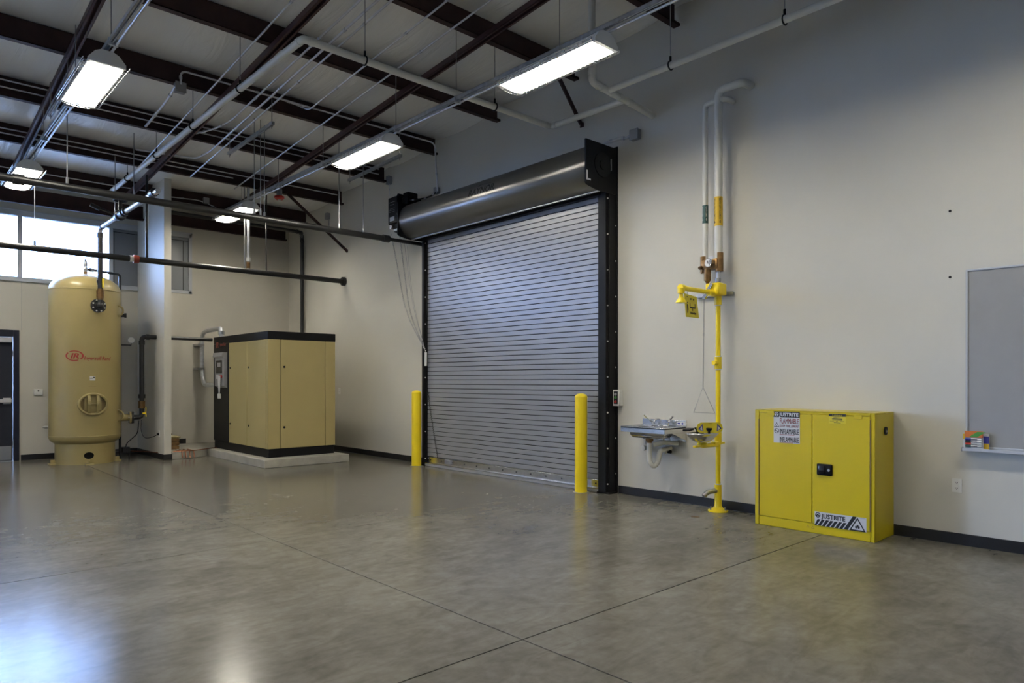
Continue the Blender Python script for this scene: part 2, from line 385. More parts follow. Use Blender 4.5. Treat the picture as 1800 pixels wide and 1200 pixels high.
MB().cyl((lx1 + .006, YB + .002, .25), (lx1 + .006, YB + .002, .37), .008).cyl((lx1 + .006, YB + .002, 1.8), (lx1 + .006, YB + .002, 1.92), .008).build('hinge', 'steel_dull', d1)
MB().box(DX0 + fw, DX1 - fw, YB - .03, YB + .12, 0, .012).build('threshold', 'alu', d1)

# ------------------------------------------------------------------ roof steel
def zsec(y, z, x0, x1, dep, name='roof_purlin'):
    t = .010; fw2 = .075
    p = [(y - fw2, z), (y + t, z), (y + t, z + dep - t), (y + fw2, z + dep - t), (y + fw2, z + dep), (y, z + dep), (y, z + t), (y - fw2, z + t)]
    lip = [(y - fw2, z), (y - fw2 + .006, z), (y - fw2 + .006, z + .03), (y - fw2, z + .03)]
    return MB().prism(p, lambda a, q, x: (x, a, q), x0, x1).prism(lip, lambda a, q, x: (x, a, q), x0, x1).build(name, 'maroon', org=((x0 + x1) / 2, y, z))
PL = {0: 'dark maroon purlin whose end meets the wall above the safety shower', 1: 'dark maroon purlin ending above the rolling door end plate', 2: 'dark maroon purlin ending above the middle of the rolling door',
      3: 'dark maroon purlin carrying the arched conduit and its junction box', 4: 'dark maroon purlin with conduits, ending above the door motor', 5: 'dark maroon purlin with conduits above the angle brace by the compressor', 6: 'dark maroon purlin nearest the clerestory window'}
for k, y in zip(range(-6, 7), PYS):
    tag(zsec(y, zb(y), XL + .02, XR - .07, PD - .02), PL.get(k, 'dark maroon purlin farther back over the open floor'), 'beam', 'roof purlins')
tag(zsec(14.33, 4.40, XL + .02, 6.55, .27, 'eave_strut'), 'dark maroon steel eave strut running above the clerestory windows', 'beam')
# bracing channels under the purlins, parallel to the roof slope
def slope_bar(x, y0, y1, off, wd, hg, name):
    b = MB(); d = Vector((0, y1 - y0, zb(y1) - zb(y0))); c = Vector((x, (y0 + y1) / 2, (zb(y0) + zb(y1)) / 2 - off)); up = Vector((0, -d.z, d.y)).normalized()
    hl = d / 2
    b.obox(c + up * (hg / 2 - .004), (wd / 2, 0, 0), hl, up * .004)
    for sgn in (-1, 1):
        b.obox(c + Vector((sgn * (wd / 2 - .004), 0, 0)), (.004, 0, 0), hl, up * hg / 2)
        b.obox(c + Vector((sgn * (wd / 2 - .012), 0, 0)) - up * (hg / 2 - .004), (.012, 0, 0), hl, up * .004)
    return b.build(name, 'maroon_l', org=c)
for x, l in ((5.08, 'maroon bracing channel under the purlins near the rolling door wall'), (3.32, 'maroon bracing channel under the purlins above the white pipe run'), (1.62, 'maroon bracing channel under the purlins above the tank-side lights')):
    tag(slope_bar(x, -3, 14.0, .04, .09, .065, 'bracing_channel'), l, 'beam')
# angle braces down to the wall
def brace(p, q, label):
    p, q = Vector(p), Vector(q); d = (q - p); u = d.normalized().cross(Vector((0, 1, 0))).normalized()
    b = MB().obox((p + q) / 2, d / 2, u * .028, (0, .004, 0)).obox((p + q) / 2 + Vector((0, .026, 0)) + u * .024, d / 2, u * .004, (0, .03, 0))
    b.obox(q, (.006, 0, 0), (0, .03, 0), (0, 0, .028))
    tag(b.build('angle_brace', 'maroon', org=q), label, 'brace')
brace(P_y(505, 340, 12.1), P_x(610, 441, XR - .008), 'dark steel angle brace meeting the wall above the air compressor')
q = P_x(1023, 220, XR - .008); brace(P_y(983, 136, q.y), q, 'dark steel angle brace meeting the wall above the rolling door')

# ------------------------------------------------------------------ pipe helpers
def collar(b, p, d, r, l=.05):
    p = Vector(p); d = Vector(d).normalized(); return b.cyl(p - d * l / 2, p + d * l / 2, r)
def rod(parent, x, y, z0, z1, name='hanger_rod', m='steel_dull', r=.005):
    return MB().cyl((x, y, z0), (x, y, z1), r, n=6).build(name, m, parent)

# ------------------------------------------------------------------ strut rails and light fixtures
RAILZ = 4.53
def strut(b, p, q, w2=.041, h=.041):
    p, q = Vector(p), Vector(q); d = q - p; up = Vector((0, 0, 1)); sd = d.normalized().cross(up).normalized(); up = sd.cross(d.normalized()); c = (p + q) / 2
    b.obox(c + up * (h / 2 - .002), d / 2, sd * w2 / 2, up * .002)
    for s in (-1, 1):
        b.obox(c + sd * s * (w2 / 2 - .0015), d / 2, sd * .0015, up * h / 2)
        b.obox(c + sd * s * (w2 / 2 - .006) - up * (h / 2 - .0015), d / 2, sd * .006, up * .0015)
    return b
def rail(x, y0, y1, label, rods):
    t = thing('strut_rail', (x, (y0 + y1) / 2, RAILZ), label, 'rail')
    strut(MB(), (x, y0, RAILZ), (x, y1, RAILZ), .041, .041).build('channel', 'galv', t)
    MB().cyl((x + .044, y0, RAILZ - .03), (x + .044, y1, RAILZ - .03), .012, n=10).build('conduit', 'conduit', t)
    for i, y in enumerate(rods):
        rod(t, x, y, RAILZ, zb(y) + .02)
        MB().box(x - .025, x + .06, y - .015, y + .015, RAILZ - .045, RAILZ + .025, .003).build('clamp', 'galv', t)
    return t
rail(4.77, -3.6, 13.0, 'long galvanized strut rail carrying the lights nearer the rolling door', [3.0, 4.56 - .05, 6.09, 7.3, 9.2, 10.7, 12.2])
rail(1.61, -3.6, 13.0, 'long galvanized strut rail carrying the lights over the tank side', [6.09, 7.2, 9.15, 10.65, 12.3])
rail(-1.55, -3.6, 13.0, 'unseen galvanized strut rail added to carry extra lights over the open side', [4.56, 9.15, 12.2])  # out of view, added to hold the extra fixtures
FZ = 4.36
def make_light(x, y, label):
    t = thing('light_fixture', (x, y, FZ), label, 'light', 'caged fluorescent lights on the strut rails')
    L2 = .61
    prof = [(-.155, .0), (-.155, .022), (-.07, .115), (.07, .115), (.155, .022), (.155, .0), (.149, .0), (.147, .018), (.066, .105), (-.066, .105), (-.147, .018), (-.149, .0)]
    MB().prism(prof, lambda p, q, a: (x + p, y + a, FZ + q), -L2, L2).build('housing', 'reflector', t)
    ec = [(-.157, -.004), (-.157, .03), (-.10, .10), (-.05, .125), (.05, .125), (.10, .10), (.157, .03), (.157, -.004)]
    for s in (-1, 1): MB().prism(ec, lambda p, q, a: (x + p, y + s * (L2 + a), FZ + q), 0, .035).build('end_cap', 'white', t)
    for k in range(6):
        px = -.095 + .038 * k
        MB().cyl((x + px, y - L2 + .01, FZ + .052), (x + px, y + L2 - .01, FZ + .052), .013, n=8).build('lamp_tube', 'tube', t)
    b = MB(); wr2 = .0028
    def gp(p, a, dz=0): return (x + p, y + a, FZ - .032 + .028 * (p / .19) ** 2 + dz)
    for p in (-.19, -.095, 0, .095, .19): b.tube([gp(p, -L2 - .02), gp(p, L2 + .02)], wr2, 5)
    for p in (-.195, .195): b.tube([(x + p, y - L2 - .02, FZ + .02), (x + p, y + L2 + .02, FZ + .02)], wr2, 5)
    n = 25
    for i in range(n):
        a = -L2 - .02 + (2 * L2 + .04) * i / (n - 1)
        b.tube([(x - .195, y + a, FZ + .02)] + [gp(p, a) for p in (-.19, -.095, 0, .095, .19)] + [(x + .195, y + a, FZ + .02)], wr2, 4)
    b.build('wire_guard', 'chrome', t)
    for a in (-.37, .37): MB().box(x - .05, x + .05, y + a - .03, y + a + .03, FZ + .11, RAILZ - .02).build('mounting_bracket', 'galv', t)
    return t
LG = {(4.77, 4.58): 'caged fluorescent light over the floor in front of the safety shower',
      (4.77, 8.02): 'caged fluorescent light beside the rolling door drum',
      (4.77, 12.45): 'caged fluorescent light partly hidden behind the black pipe near the compressor',
      (1.61, 7.98): 'caged fluorescent light over the floor before the tank',
      (1.61, 12.35): 'caged fluorescent light crossed by the black pipe above the window'}
base = None
spots = list(LG) + [(4.77, .75), (1.61, 3.9), (-1.55, 12.0), (-1.55, 8.0), (-1.55, 3.9)]  # spots beyond LG are unseen fixtures, added to brighten the room
for p in spots:
    if base is None: base = make_light(p[0], p[1], LG[p]); b0 = p
    else:
        c = copy_tree(base, (p[0] - b0[0], p[1] - b0[1], 0))
        c['label'] = LG.get(p, 'unseen caged fluorescent light added along the strut rails to brighten the room')

# short strut pieces hung near the lights
def trapeze(p, q, label, rods=True):
    t = thing('hung_strut', (Vector(p) + Vector(q)) / 2, label, 'strut')
    strut(MB(), p, q, .041, .041).build('channel', 'galv', t)
    for e in (p, q):
        e = Vector(e); e2 = e + (Vector(q) + Vector(p) - 2 * e).normalized() * .04
        rod(t, e2.x, e2.y, e2.z - .06, zb(e2.y) + .01)
        MB().cyl((e2.x, e2.y, e2.z - .035), (e2.x, e2.y, e2.z - .02), .014, n=6).build('nut', 'steel_dull', t)
trapeze(P_z(480, 216, 4.72), P_z(402, 270, 4.72), 'short galvanized strut hung under the bundle of conduits')
trapeze(P_z(705, 273, 4.70), P_z(613, 317, 4.70), 'short galvanized strut hung just beside the drum-side light')
trapeze(P_z(134, 126, 4.62), P_z(88, 202, 4.62), 'short slotted galvanized strut hung beside the tank-side light')

# ------------------------------------------------------------------ conduits
def conduit(pts, r, label, name='conduit', m='conduit', fillet=.10, straps=0):
    pts = [Vector(p) for p in pts]
    t = thing(name, pts[0], label, 'conduit')
    MB().tube(pts, r, 10, fillet).build('tube', m, t)
    d = (pts[-1] - pts[0])
    b = MB()
    for i in range(1, len(pts)):
        dd = pts[i] - pts[i - 1]; n = max(1, int(dd.length / 1.53))
        for k in range(n):
            p = pts[i - 1] + dd * ((k + .5) / n); collar(MB(), p, dd, r * 1.45, .035).build('coupling', 'galv', t)
    return t
def slope_pts(x, y0, y1, off=.035): return [(x, y0, zb(y0) - off), (x, y1, zb(y1) - off)]
conduit(slope_pts(3.10, 1, 12.3), .011, 'thin conduit under the purlins just left of the white pipe')
y = 9.15
conduit(slope_pts(3.63, 1, 9.7) + [(3.55, 10.1, zb(10.1) - .02), (3.45, 10.55, zb(10.55) + .05)], .013, 'outer conduit of the bundle of three under the purlins, kinked at its end', fillet=.2)
conduit(slope_pts(3.77, 1, 10.9) + [(3.7, 11.3, zb(11.3) - .03), (2.9, 11.5, zb(11.5))], .014, 'middle conduit of the bundle of three, bending off sideways')
conduit(slope_pts(3.88, 1, 12.1), .012, 'inner conduit of the bundle of three, running straight to a box')
conduit(slope_pts(4.33, 1, 8.75) + [(4.28, 9.07, zb(9.07) + .15), (4.1, 9.07, zb(9.07) + .16)], .011, 'single conduit ending in a bend at a purlin above the drum-side light')
conduit(slope_pts(4.68, 1, 12.3), .011, 'single long conduit beside the maroon bracing channel')
# conduits along the purlins
def on_purlin(y, u0, v0, u1, v1, r, label, tail=None, zoff=None):
    yy = y - .012; a = P_y(u0, v0, yy); c = P_y(u1, v1, yy); c.z = a.z = (a.z + c.z) / 2
    pts = [a, c]
    if tail: pts += tail(c)
    conduit(pts, r, label)
    return a, c
ya = 9.12
box1 = P_y(318, 153, 9.03)
zc = 5.22
conduit([(box1.x, 9.03, box1.z + .03), (box1.x, 9.05, zc), (6.66, 9.05, zc), (6.66, 9.05, 5.0), P_x(769, 336, 6.74)], .013, 'conduit arching out of a box and running along a purlin to the wall', fillet=.18)
conduit([P_z(309, 152, box1.z), P_z(290, 182, box1.z - .05), P_z(256, 222, box1.z - .17)], .016, 'short thick conduit dropping from the junction box on the purlin', fillet=.1)
for k, (dz, r, l) in enumerate(((.20, .010, 'upper conduit clipped along the purlin behind the tank-side light'), (.11, .010, 'lower conduit clipped along the purlin behind the tank-side light'))):
    conduit([(-4, 10.62, zb(10.68) + dz), (6.58, 10.62, zb(10.68) + dz)], r, l)
for k, (dz, r, l) in enumerate(((.17, .010, 'upper conduit clipped along the purlin above the partition'), (.10, .010, 'lower conduit clipped along the purlin above the partition'))):
    conduit([(-4, 12.15, zb(12.21) + dz), (4.6 + 2.0 * (k == 0), 12.15, zb(12.21) + dz)], r, l)
conduit([(-4, 13.68, zb(13.74) + .12), (3.7, 13.68, zb(13.74) + .12)], .010, 'conduit clipped along the purlin nearest the clerestory window')
conduit([P_y(290, 345, 13.68), P_y(352, 352, 13.68), P_y(396, 373, 13.68), P_y(410, 375, 13.68)], .010, 'conduit dipping into the box above the compressor alcove', fillet=.15)

# junction boxes
def jbox(c, h, label, m='box_grey', wallaxis='x'):
    c = Vector(c); t = thing('junction_box', c, label, 'box')
    MB().box(c.x - h[0], c.x + h[0], c.y - h[1], c.y + h[1], c.z - h[2], c.z + h[2], .004).build('box_body', m, t)
    if wallaxis == 'x': b = MB().box(c.x - h[0] - .006, c.x - h[0], c.y - h[1] * 1.05, c.y + h[1] * 1.05, c.z - h[2] * 1.05, c.z + h[2] * 1.05)
    else: b = MB().box(c.x - h[0] * 1.05, c.x + h[0] * 1.05, c.y - h[1] - .006, c.y - h[1], c.z - h[2] * 1.05, c.z + h[2] * 1.05)
    b.build('cover', m, t)
    b = MB()
    for i in (-1, 1):
        for j in (-1, 1):
            if wallaxis == 'x': b.cyl((c.x - h[0] - .009, c.y + i * h[1] * .8, c.z + j * h[2] * .8), (c.x - h[0] - .006, c.y + i * h[1] * .8, c.z + j * h[2] * .8), .006, n=6)
            else: b.cyl((c.x + i * h[0] * .8, c.y - h[1] - .009, c.z + j * h[2] * .8), (c.x + i * h[0] * .8, c.y - h[1] - .006, c.z + j * h[2] * .8), .006, n=6)
    b.build('screw', 'steel_dull', t)
    return t
jbox((box1.x, 9.07, box1.z), (.06, .04, .06), 'grey junction box on a purlin below the arched conduit', 'box_grey', 'y')
jbox(P_x(1117, 237, XR - .035), (.035, .06, .06), 'grey junction box on the wall above the rolling door end plate')
jbox(P_x(768, 335, XR - .03), (.03, .045, .05), 'small grey junction box on the wall above the door drum')
jbox(P_x(684, 317, XR - .03), (.03, .05, .07), 'small grey junction box on the wall above the door motor')
jbox(P_x(576, 380, XR - .03), (.03, .055, .06), 'small dark junction box on the wall by the angle brace')
jbox(P_y(362, 353, 13.66), (.05, .03, .055), 'grey junction box on a purlin above the compressor alcove', 'box_grey', 'y')
p1 = P_x(1112, 238, XR - .04); p2 = P_x(1085, 246, XR - .06); p3 = P_x(1060, 253, XR - .16)
conduit([p1, P_x(1102, 243, XR - .04), P_x(1088, 243, XR - .05), p3, P_x(1040, 262, XR - .3)], .016, 'flexible conduit between the wall box and the door end plate', fillet=.08)
j2 = P_x(768, 338, XR - .04)
conduit([P_x(768, 337, XR - .05), P_x(755, 346, XR - .12), P_x(738, 350, XR - .25), P_x(715, 352, 6.45)], .012, 'dark flexible cable from the small wall box to the door motor', m='cable', fillet=.1)
conduit([P_x(684, 322, XR - .03), P_x(685, 345, XR - .03)], .006, 'thin conduit dropping from the wall box to the door motor')
conduit([P_x(578, 384, XR - .02), P_x(578, 410, XR - .02)], .008, 'thin conduit dropping from the dark wall box', m='steel_dull')

# ------------------------------------------------------------------ white drain pipes under the roof
WZP = 4.60
def elbow(t, pts, r):
    pts = [Vector(p) for p in pts]
    for i in range(1, len(pts) - 1):
        for q in (pts[i - 1], pts[i + 1]):
            d = (q - pts[i]).normalized(); collar(MB(), pts[i] + d * r * 2.4, d, r * 1.13, r * 1.3).build('elbow_socket', 'white_pipe', t)
def white_run(pts, r, label, hang, name='white_pipe'):
    pts = [Vector(p) for p in pts]; t = thing(name, pts[0], label, 'pipe')
    MB().tube(pts, r, 16, r * 1.3).build('pipe', 'white_pipe', t)
    if len(pts) > 2: elbow(t, pts, r)
    for p, d in hang:
        p = Vector(p); d = Vector(d).normalized(); sd = d.cross(Vector((0, 0, 1)))
        h = rod(t, p.x, p.y, p.z + r + .03, zb(p.y) + .02)
        ring = [p + (sd * math.cos(a) + Vector((0, 0, 1)) * math.sin(a)) * (r + .008) for a in [2 * PI * k / 16 for k in range(16)]]
        MB().tube(ring, .008, 6, closed=True).cyl(p + Vector((0, 0, r)), p + Vector((0, 0, r + .06)), .012, n=8).build('clevis_hanger', 'black', h)
    return t
white_run([(2.96, 13.35, WZP), (2.96, 6.1, WZP), (6.29, 6.1, WZP), (6.27, 4.93, WZP - .02)], .036, 'long white insulated pipe with an elbow under the purlins, ending at the wall tee',
          [((2.96, 7.62, WZP), (0, 1, 0)), ((2.96, 9.15, WZP), (0, 1, 0)), ((2.96, 10.68, WZP), (0, 1, 0)), ((2.96, 12.21, WZP), (0, 1, 0)), ((3.62, 6.1, WZP), (1, 0, 0)), ((5.35, 6.1, WZP), (1, 0, 0))])
white_run([(5.70, 4.91, ztop(4.91) - .06), (5.70, 4.91, WZP + .02), (5.96, 4.91, WZP), (6.27, 4.91, WZP - .02), (6.80, 4.91, 4.535)], .038, 'white pipe dropping from the roof and turning into the wall above the door end plate', [])
white_run([(5.97, 4.88, WZP), (6.0, -1.5, WZP + .06)], .034, 'white pipe running from the tee back along the wall over the safety shower', [((5.98, 4.1, WZP + .01), (0, 1, 0)), ((5.99, 2.9, WZP + .02), (0, 1, 0))])

# ------------------------------------------------------------------ black gas / air pipes
def black_run(pts, r, label, name='black_pipe', fillet=None, couplings=()):
    pts = [Vector(p) for p in pts]; t = thing(name, pts[0], label, 'pipe')
    MB().tube(pts, r, 16, fillet or r * 2.2).build('pipe', 'black_pipe', t)
    for i in range(1, len(pts) - 1):
        for q in (pts[i - 1], pts[i + 1]):
            d = (q - pts[i]).normalized(); collar(MB(), pts[i] + d * r * 2.3, d, r * 1.22, r * .9).build('fitting', 'black_pipe', t)
    for p, d in couplings: collar(MB(), p, d, r * 1.3, r * 2.4).build('coupling', 'black_pipe', t)
    return t
def rodset(t, pts):
    for x, y, z in pts:
        h = rod(t, x, y, z, zb(y) + .02, r=.006)
        MB().cyl((x, y, z - .02), (x, y, z + .07), .016, n=8).build('clevis_hanger', 'steel_dull', h)
BY, BZ = 9.52, 3.665
t = black_run([(-7.5, BY, BZ), (6.05, BY, BZ)], .046, 'thick black pipe crossing the room above the compressor to a reducer by the door', couplings=[((6.03, BY, BZ), (1, 0, 0)), ((1.2, BY, BZ), (1, 0, 0))])
MB().tube([(6.0, BY, BZ), (6.79, BY, BZ)], .030, 14).cyl((6.77, BY, BZ), (6.797, BY, BZ), .07).build('reduced_end', 'black_pipe', t)
rodset(t, [(P_y(118, 318, BY).x, BY, BZ + .04), (P_y(447, 360, BY).x, BY, BZ + .04), (P_y(458, 360, BY).x, BY, BZ + .04), (5.2, BY, BZ + .04)])
t = black_run([(3.75, BY + .14, BZ + .03), (5.95, BY + .14, BZ + .03)], .036, 'second black pipe running close behind the thick black pipe')
rodset(t, [(4.1, BY + .14, BZ + .06), (5.7, BY + .14, BZ + .06)])
CY, CZ = 12.22, 3.335
t = black_run([(-7.5, CY, CZ), (6.78, CY, CZ)], .047, 'lower black pipe crossing in front of the clerestory window to the wall', couplings=[])
MB().cyl((6.74, CY, CZ), (6.797, CY, CZ), .085, n=18).build('wall_flange', 'black_pipe', t)
p = P_y(240, 453, CY)
MB().cyl((p.x - .045, CY, CZ), (p.x + .03, CY, CZ), .064).build('grooved_coupling', 'red_dim', t)
MB().cyl((p.x - .10, CY, CZ), (p.x - .05, CY, CZ), .052).build('pipe_sticker', 'plate', t)
for u in (61,): rodset(t, [(P_y(u, 425, CY).x, CY, CZ + .04)])
p = P_y(258, 440, CY)
MB().tube([(p.x, CY, CZ), (p.x, CY, zb(CY) - .1)], .020, 10).build('hanger_pipe', 'black_pipe', t)
for u, l, r, m in ((430, 'slim', .012, 'steel_dull'), (436.5, 'thick', .026, 'galv'), (468, 'thin', .012, 'black_pipe')):
    q = P_y(u, 470, CY); h = MB().cyl((q.x, CY, CZ + .03), (q.x, CY, zb(CY) + .02), r, n=10).build('riser_pipe', m, t)
    if u == 436.5: MB().cyl((q.x, CY, CZ + .05), (q.x, CY, CZ + .16), .034).build('union', 'brass', h); MB().cyl((q.x, CY, CZ + .18), (q.x, CY, CZ + .24), .038).build('white_cap', 'plate', h)
# pipe dropping behind the compressor
px = P_y(531, 500, 13.9).x
black_run([(3.9, 13.4, P_y(470, 399, 13.4).z), (6.45, 13.4, P_y(470, 399, 13.4).z), (px, 13.9, P_y(531, 417, 13.9).z), (px, 13.9, .0)], .036, 'black pipe along the roof that drops down behind the compressor')
rd = thing('fire_detector', P_z(491, 348, 4.66), 'red round fire detector with a white dome below a purlin', 'detector')
c = ORG[rd.name]
MB().cyl(c + Vector((0, 0, .03)), c + Vector((0, 0, .16)), .05).build('mounting_box', 'box_grey', rd)
MB().lathe([(.02, .04), (.085, .03), (.09, 0), (.06, -.03), (.0, -.03)], c, 20).build('detector_body', 'red', rd)
MB().sphere(c + Vector((0, 0, -.03)), .03, (1, 1, .8)).build('detector_dome', 'plate', rd)

# ------------------------------------------------------------------ flat print helpers
def flat(polys, f, name, m, parent):
    b = MB()
    for p in polys: b.add([f(*q) for q in p], [tuple(range(len(p)))])
    return b.build(name, m, parent, fix=False)
def rect(u0, u1, v0, v1): return [(u0, v0), (u1, v0), (u1, v1), (u0, v1)]
def ring(cu, cv, r0, r1, n=28, sx=1, a0=0, a1=2 * PI):
    out = []
    for i in range(n):
        a, c = a0 + (a1 - a0) * i / n, a0 + (a1 - a0) * (i + 1) / n
        out.append([(cu + sx * r0 * math.cos(a), cv + r0 * math.sin(a)), (cu + sx * r1 * math.cos(a), cv + r1 * math.sin(a)), (cu + sx * r1 * math.cos(c), cv + r1 * math.sin(c)), (cu + sx * r0 * math.cos(c), cv + r0 * math.sin(c))])
    return out
def disc(cu, cv, r, n=20, sx=1): return [(cu + sx * r * math.cos(2 * PI * i / n), cv + r * math.sin(2 * PI * i / n)) for i in range(n)]
def tri_ring(cu, v0, wd, h, t):
    A, B, C = (cu - wd / 2, v0), (cu + wd / 2, v0), (cu, v0 + h); g = (cu, v0 + h * .36); k = 1 - t
    a, b2, c = [(g[0] + (p[0] - g[0]) * k, g[1] + (p[1] - g[1]) * k) for p in (A, B, C)]
    return [[A, B, b2, a], [B, C, c, b2], [C, A, a, c]]
def flame(cu, v0, s):
    pts = [(-.25, 0), (-.5, .15), (-.55, .45), (-.38, .72), (-.3, .52), (-.18, .75), (-.05, 1.15), (.05, .85), (.2, .95), (.28, .62), (.42, .75), (.55, .42), (.48, .12), (.22, 0), (.1, .2), (-.05, .32), (-.15, .18)]
    return [[(cu + p * s, v0 + q * s) for p, q in pts]]

# ------------------------------------------------------------------ air receiver tank
TC = Vector((2.66, 13.64, 0)); TR = .53
tf = TC.normalized(); trt = Vector((tf.y, -tf.x, 0))
def tdir(a): return -tf * math.cos(a) + trt * math.sin(a)
def tsurf(a, z, r=TR): return TC + tdir(a) * r + Vector((0, 0, z))
tank = thing('air_receiver_tank', TC, 'tall tan steel air receiver tank with a red logo beside the partition', 'tank')
prof = [(.44, .34), (.47, .36), (.505, .385), (.524, .42), (TR, .455), (TR, .46), (TR + .006, .462), (TR + .006, .475), (TR, .477), (TR, 2.905), (TR + .006, 2.908), (TR + .006, 2.92), (TR, 2.923)]
for k in range(1, 13):
    a = PI / 2 * k / 12; prof.append((TR * math.cos(a) if k < 12 else 0, 2.923 + .285 * math.sin(a)))
MB().lathe(prof, TC, 64).build('shell', 'tan', tank, sharp=30)
sk = MB(); n = 64; hz0, hz1, ha0, ha1 = .085, .21, .0, .0
vs = []
def hole(a, z): return ((a - .115) / .165) ** 2 + ((z - .15) / .056) ** 2 < 1
# skirt ring with an oval access hole: fine grid with the hole cells left out and snapped to the oval
NA, NZ = 160, 24
def sv(i, j):
    a = -PI + 2 * PI * i / NA; z = .36 * j / NZ
    return a, z
cells = []
for i in range(NA):
    for j in range(NZ):
        a = -PI + 2 * PI * (i + .5) / NA; z = .36 * (j + .5) / NZ
        if not hole(a, z): cells.append((i * (NZ + 1) + j, ((i + 1) % NA) * (NZ + 1) + j, ((i + 1) % NA) * (NZ + 1) + j + 1, i * (NZ + 1) + j + 1))
vs = []
for i in range(NA):
    for j in range(NZ + 1):
        a, z = sv(i, j); e = math.hypot((a - .115) / .165, (z - .15) / .056)
        if .78 < e < 1.3: a = .115 + (a - .115) / e; z = .15 + (z - .15) / e
        vs.append(TC + tdir(a) * .442 + Vector((0, 0, z)))
sk.add(vs, cells).build('skirt', 'tan', tank, sharp=60)
MB().lathe([(.40, 0), (.40, .34)], TC, 48).build('skirt_shade_liner', 'hole', tank, fix=False)  # near-black liner, paints the shade seen through the access hole
for a in (-1.35, .12, 1.55, 2.9):
    d = tdir(a); sd = Vector((-d.y, d.x, 0))
    MB().obox(TC + d * .475 + Vector((0, 0, .012)), d * .06, sd * .06, (0, 0, .012)).obox(TC + d * .465 + Vector((0, 0, .045)), d * .04, sd * .008, (0, 0, .03)).build('foot_lug', 'tan', tank)
# manway
ma, mz = .197, 1.005
md = tdir(ma); ms = Vector((-md.y, md.x, 0)); mc = TC + md * (TR - .015) + Vector((0, 0, mz))
def mpt(p, q, o): return mc + ms * p + Vector((0, 0, q)) + md * o
rim = [mpt(.205 * math.cos(a), .168 * math.sin(a), .05) for a in [2 * PI * k / 40 for k in range(40)]]
man = MB().tube(rim, .020, 8, closed=True).build('manway_rim', 'tan', tank)
b = MB(); N = 40
for o, k in ((-.03, 1.0), (.05, 1.0)): pass
ringv = [mpt(.205 * k * math.cos(a), .168 * k * math.sin(a), o) for o, k in ((-.06, 1.06), (.05, 1.04)) for a in [2 * PI * i / N for i in range(N)]]
b.add(ringv, [(i, (i + 1) % N, N + (i + 1) % N, N + i) for i in range(N)]).build('manway_neck', 'tan', man)
b = MB().add([mpt(.19 * math.cos(2 * PI * i / N), .155 * math.sin(2 * PI * i / N), .006) for i in range(N)], [tuple(range(N))])
b.build('manway_recess', 'tan_dark', man)
b = MB().obox(mpt(0, 0, .016), ms * .125, (0, 0, .10), md * .012).cyl(mpt(-.08, 0, .03), mpt(.08, 0, .03), .012)
b.build('manway_cover', 'tan', man)
for s in (-1, 1):
    b = MB(); pts = [mpt(s * .065, .155 * math.cos(t2), .03 + .07 * math.sin(t2)) for t2 in [PI * k / 10 for k in range(11)]]
    for i in range(10):
        d2 = (pts[i + 1] - pts[i]) / 2; nn = d2.normalized().cross(ms).normalized(); b.obox((pts[i] + pts[i + 1]) / 2, ms * .020, d2 * 1.05, nn * .008)
    b.cyl(mpt(s * .065, 0, .10), mpt(s * .065, 0, .125), .016, n=8).build('manway_yoke', 'tan', man)
# outlet flange and riser
fa, fz = .305, 2.63
fd = tdir(fa); fc = TC + fd * TR + Vector((0, 0, fz))
fl2 = MB().cyl(fc, fc + fd * .06, .075).cyl(fc + fd * .06, fc + fd * .095, .115, n=24).build('outlet_flange', 'black_pipe', tank)
b = MB(); up = Vector((0, 0, 1)); fs = fd.cross(up)
for k in range(8):
    a = 2 * PI * (k + .5) / 8; p = fc + fd * .095 + (fs * math.cos(a) + up * math.sin(a)) * .092; MB().cyl(p, p + fd * .02, .012, n=6).build('flange_bolt', 'plate', fl2)
MB().cyl(fc + fd * .095, fc + fd * .15, .06).sphere(fc + fd * .16, .055).build('outlet_elbow', 'black_pipe', fl2)
rb = fc + fd * .16
# riser, valve and galvanized line
rz = 3.90
ris = thing('tank_riser_pipe', rb, 'black riser with a brass valve leaving the top of the tank for the galvanized line', 'pipe')
gx = rb.x; g0 = Vector((gx, rb.y, rz)); 
MB().tube([rb, g0, g0 + Vector((0, -3.15, -.02))], .034, 14, .07).build('pipe', 'galv', ris)
MB().cyl(rb, rb + Vector((0, 0, rz - fz - .1)), .037).cyl(g0 + Vector((0, 0, -.16)), g0 + Vector((0, 0, -.08)), .045).cyl(g0 + Vector((0, -.16, 0)), g0 + Vector((0, -.08, 0)), .045).build('black_riser', 'black_pipe', ris)
MB().cyl(rb + Vector((0, 0, .12)), rb + Vector((0, 0, .24)), .056, n=8).cyl(rb + Vector((0, 0, .09)), rb + Vector((0, 0, .27)), .044, n=12).build('check_valve', 'brass', ris)
vv = MB().cyl(rb + Vector((0, 0, .33)), rb + Vector((0, 0, .45)), .042).cyl(rb + Vector((-.05, 0, .39)) , rb + Vector((.05, 0, .39)), .026).build('ball_valve', 'black_pipe', ris)
MB().obox(rb + fd * .06 + Vector((.02, 0, .36)), (.010, 0, 0), (0, .006, 0), (0, 0, .075)).build('valve_handle', 'yellow', vv)
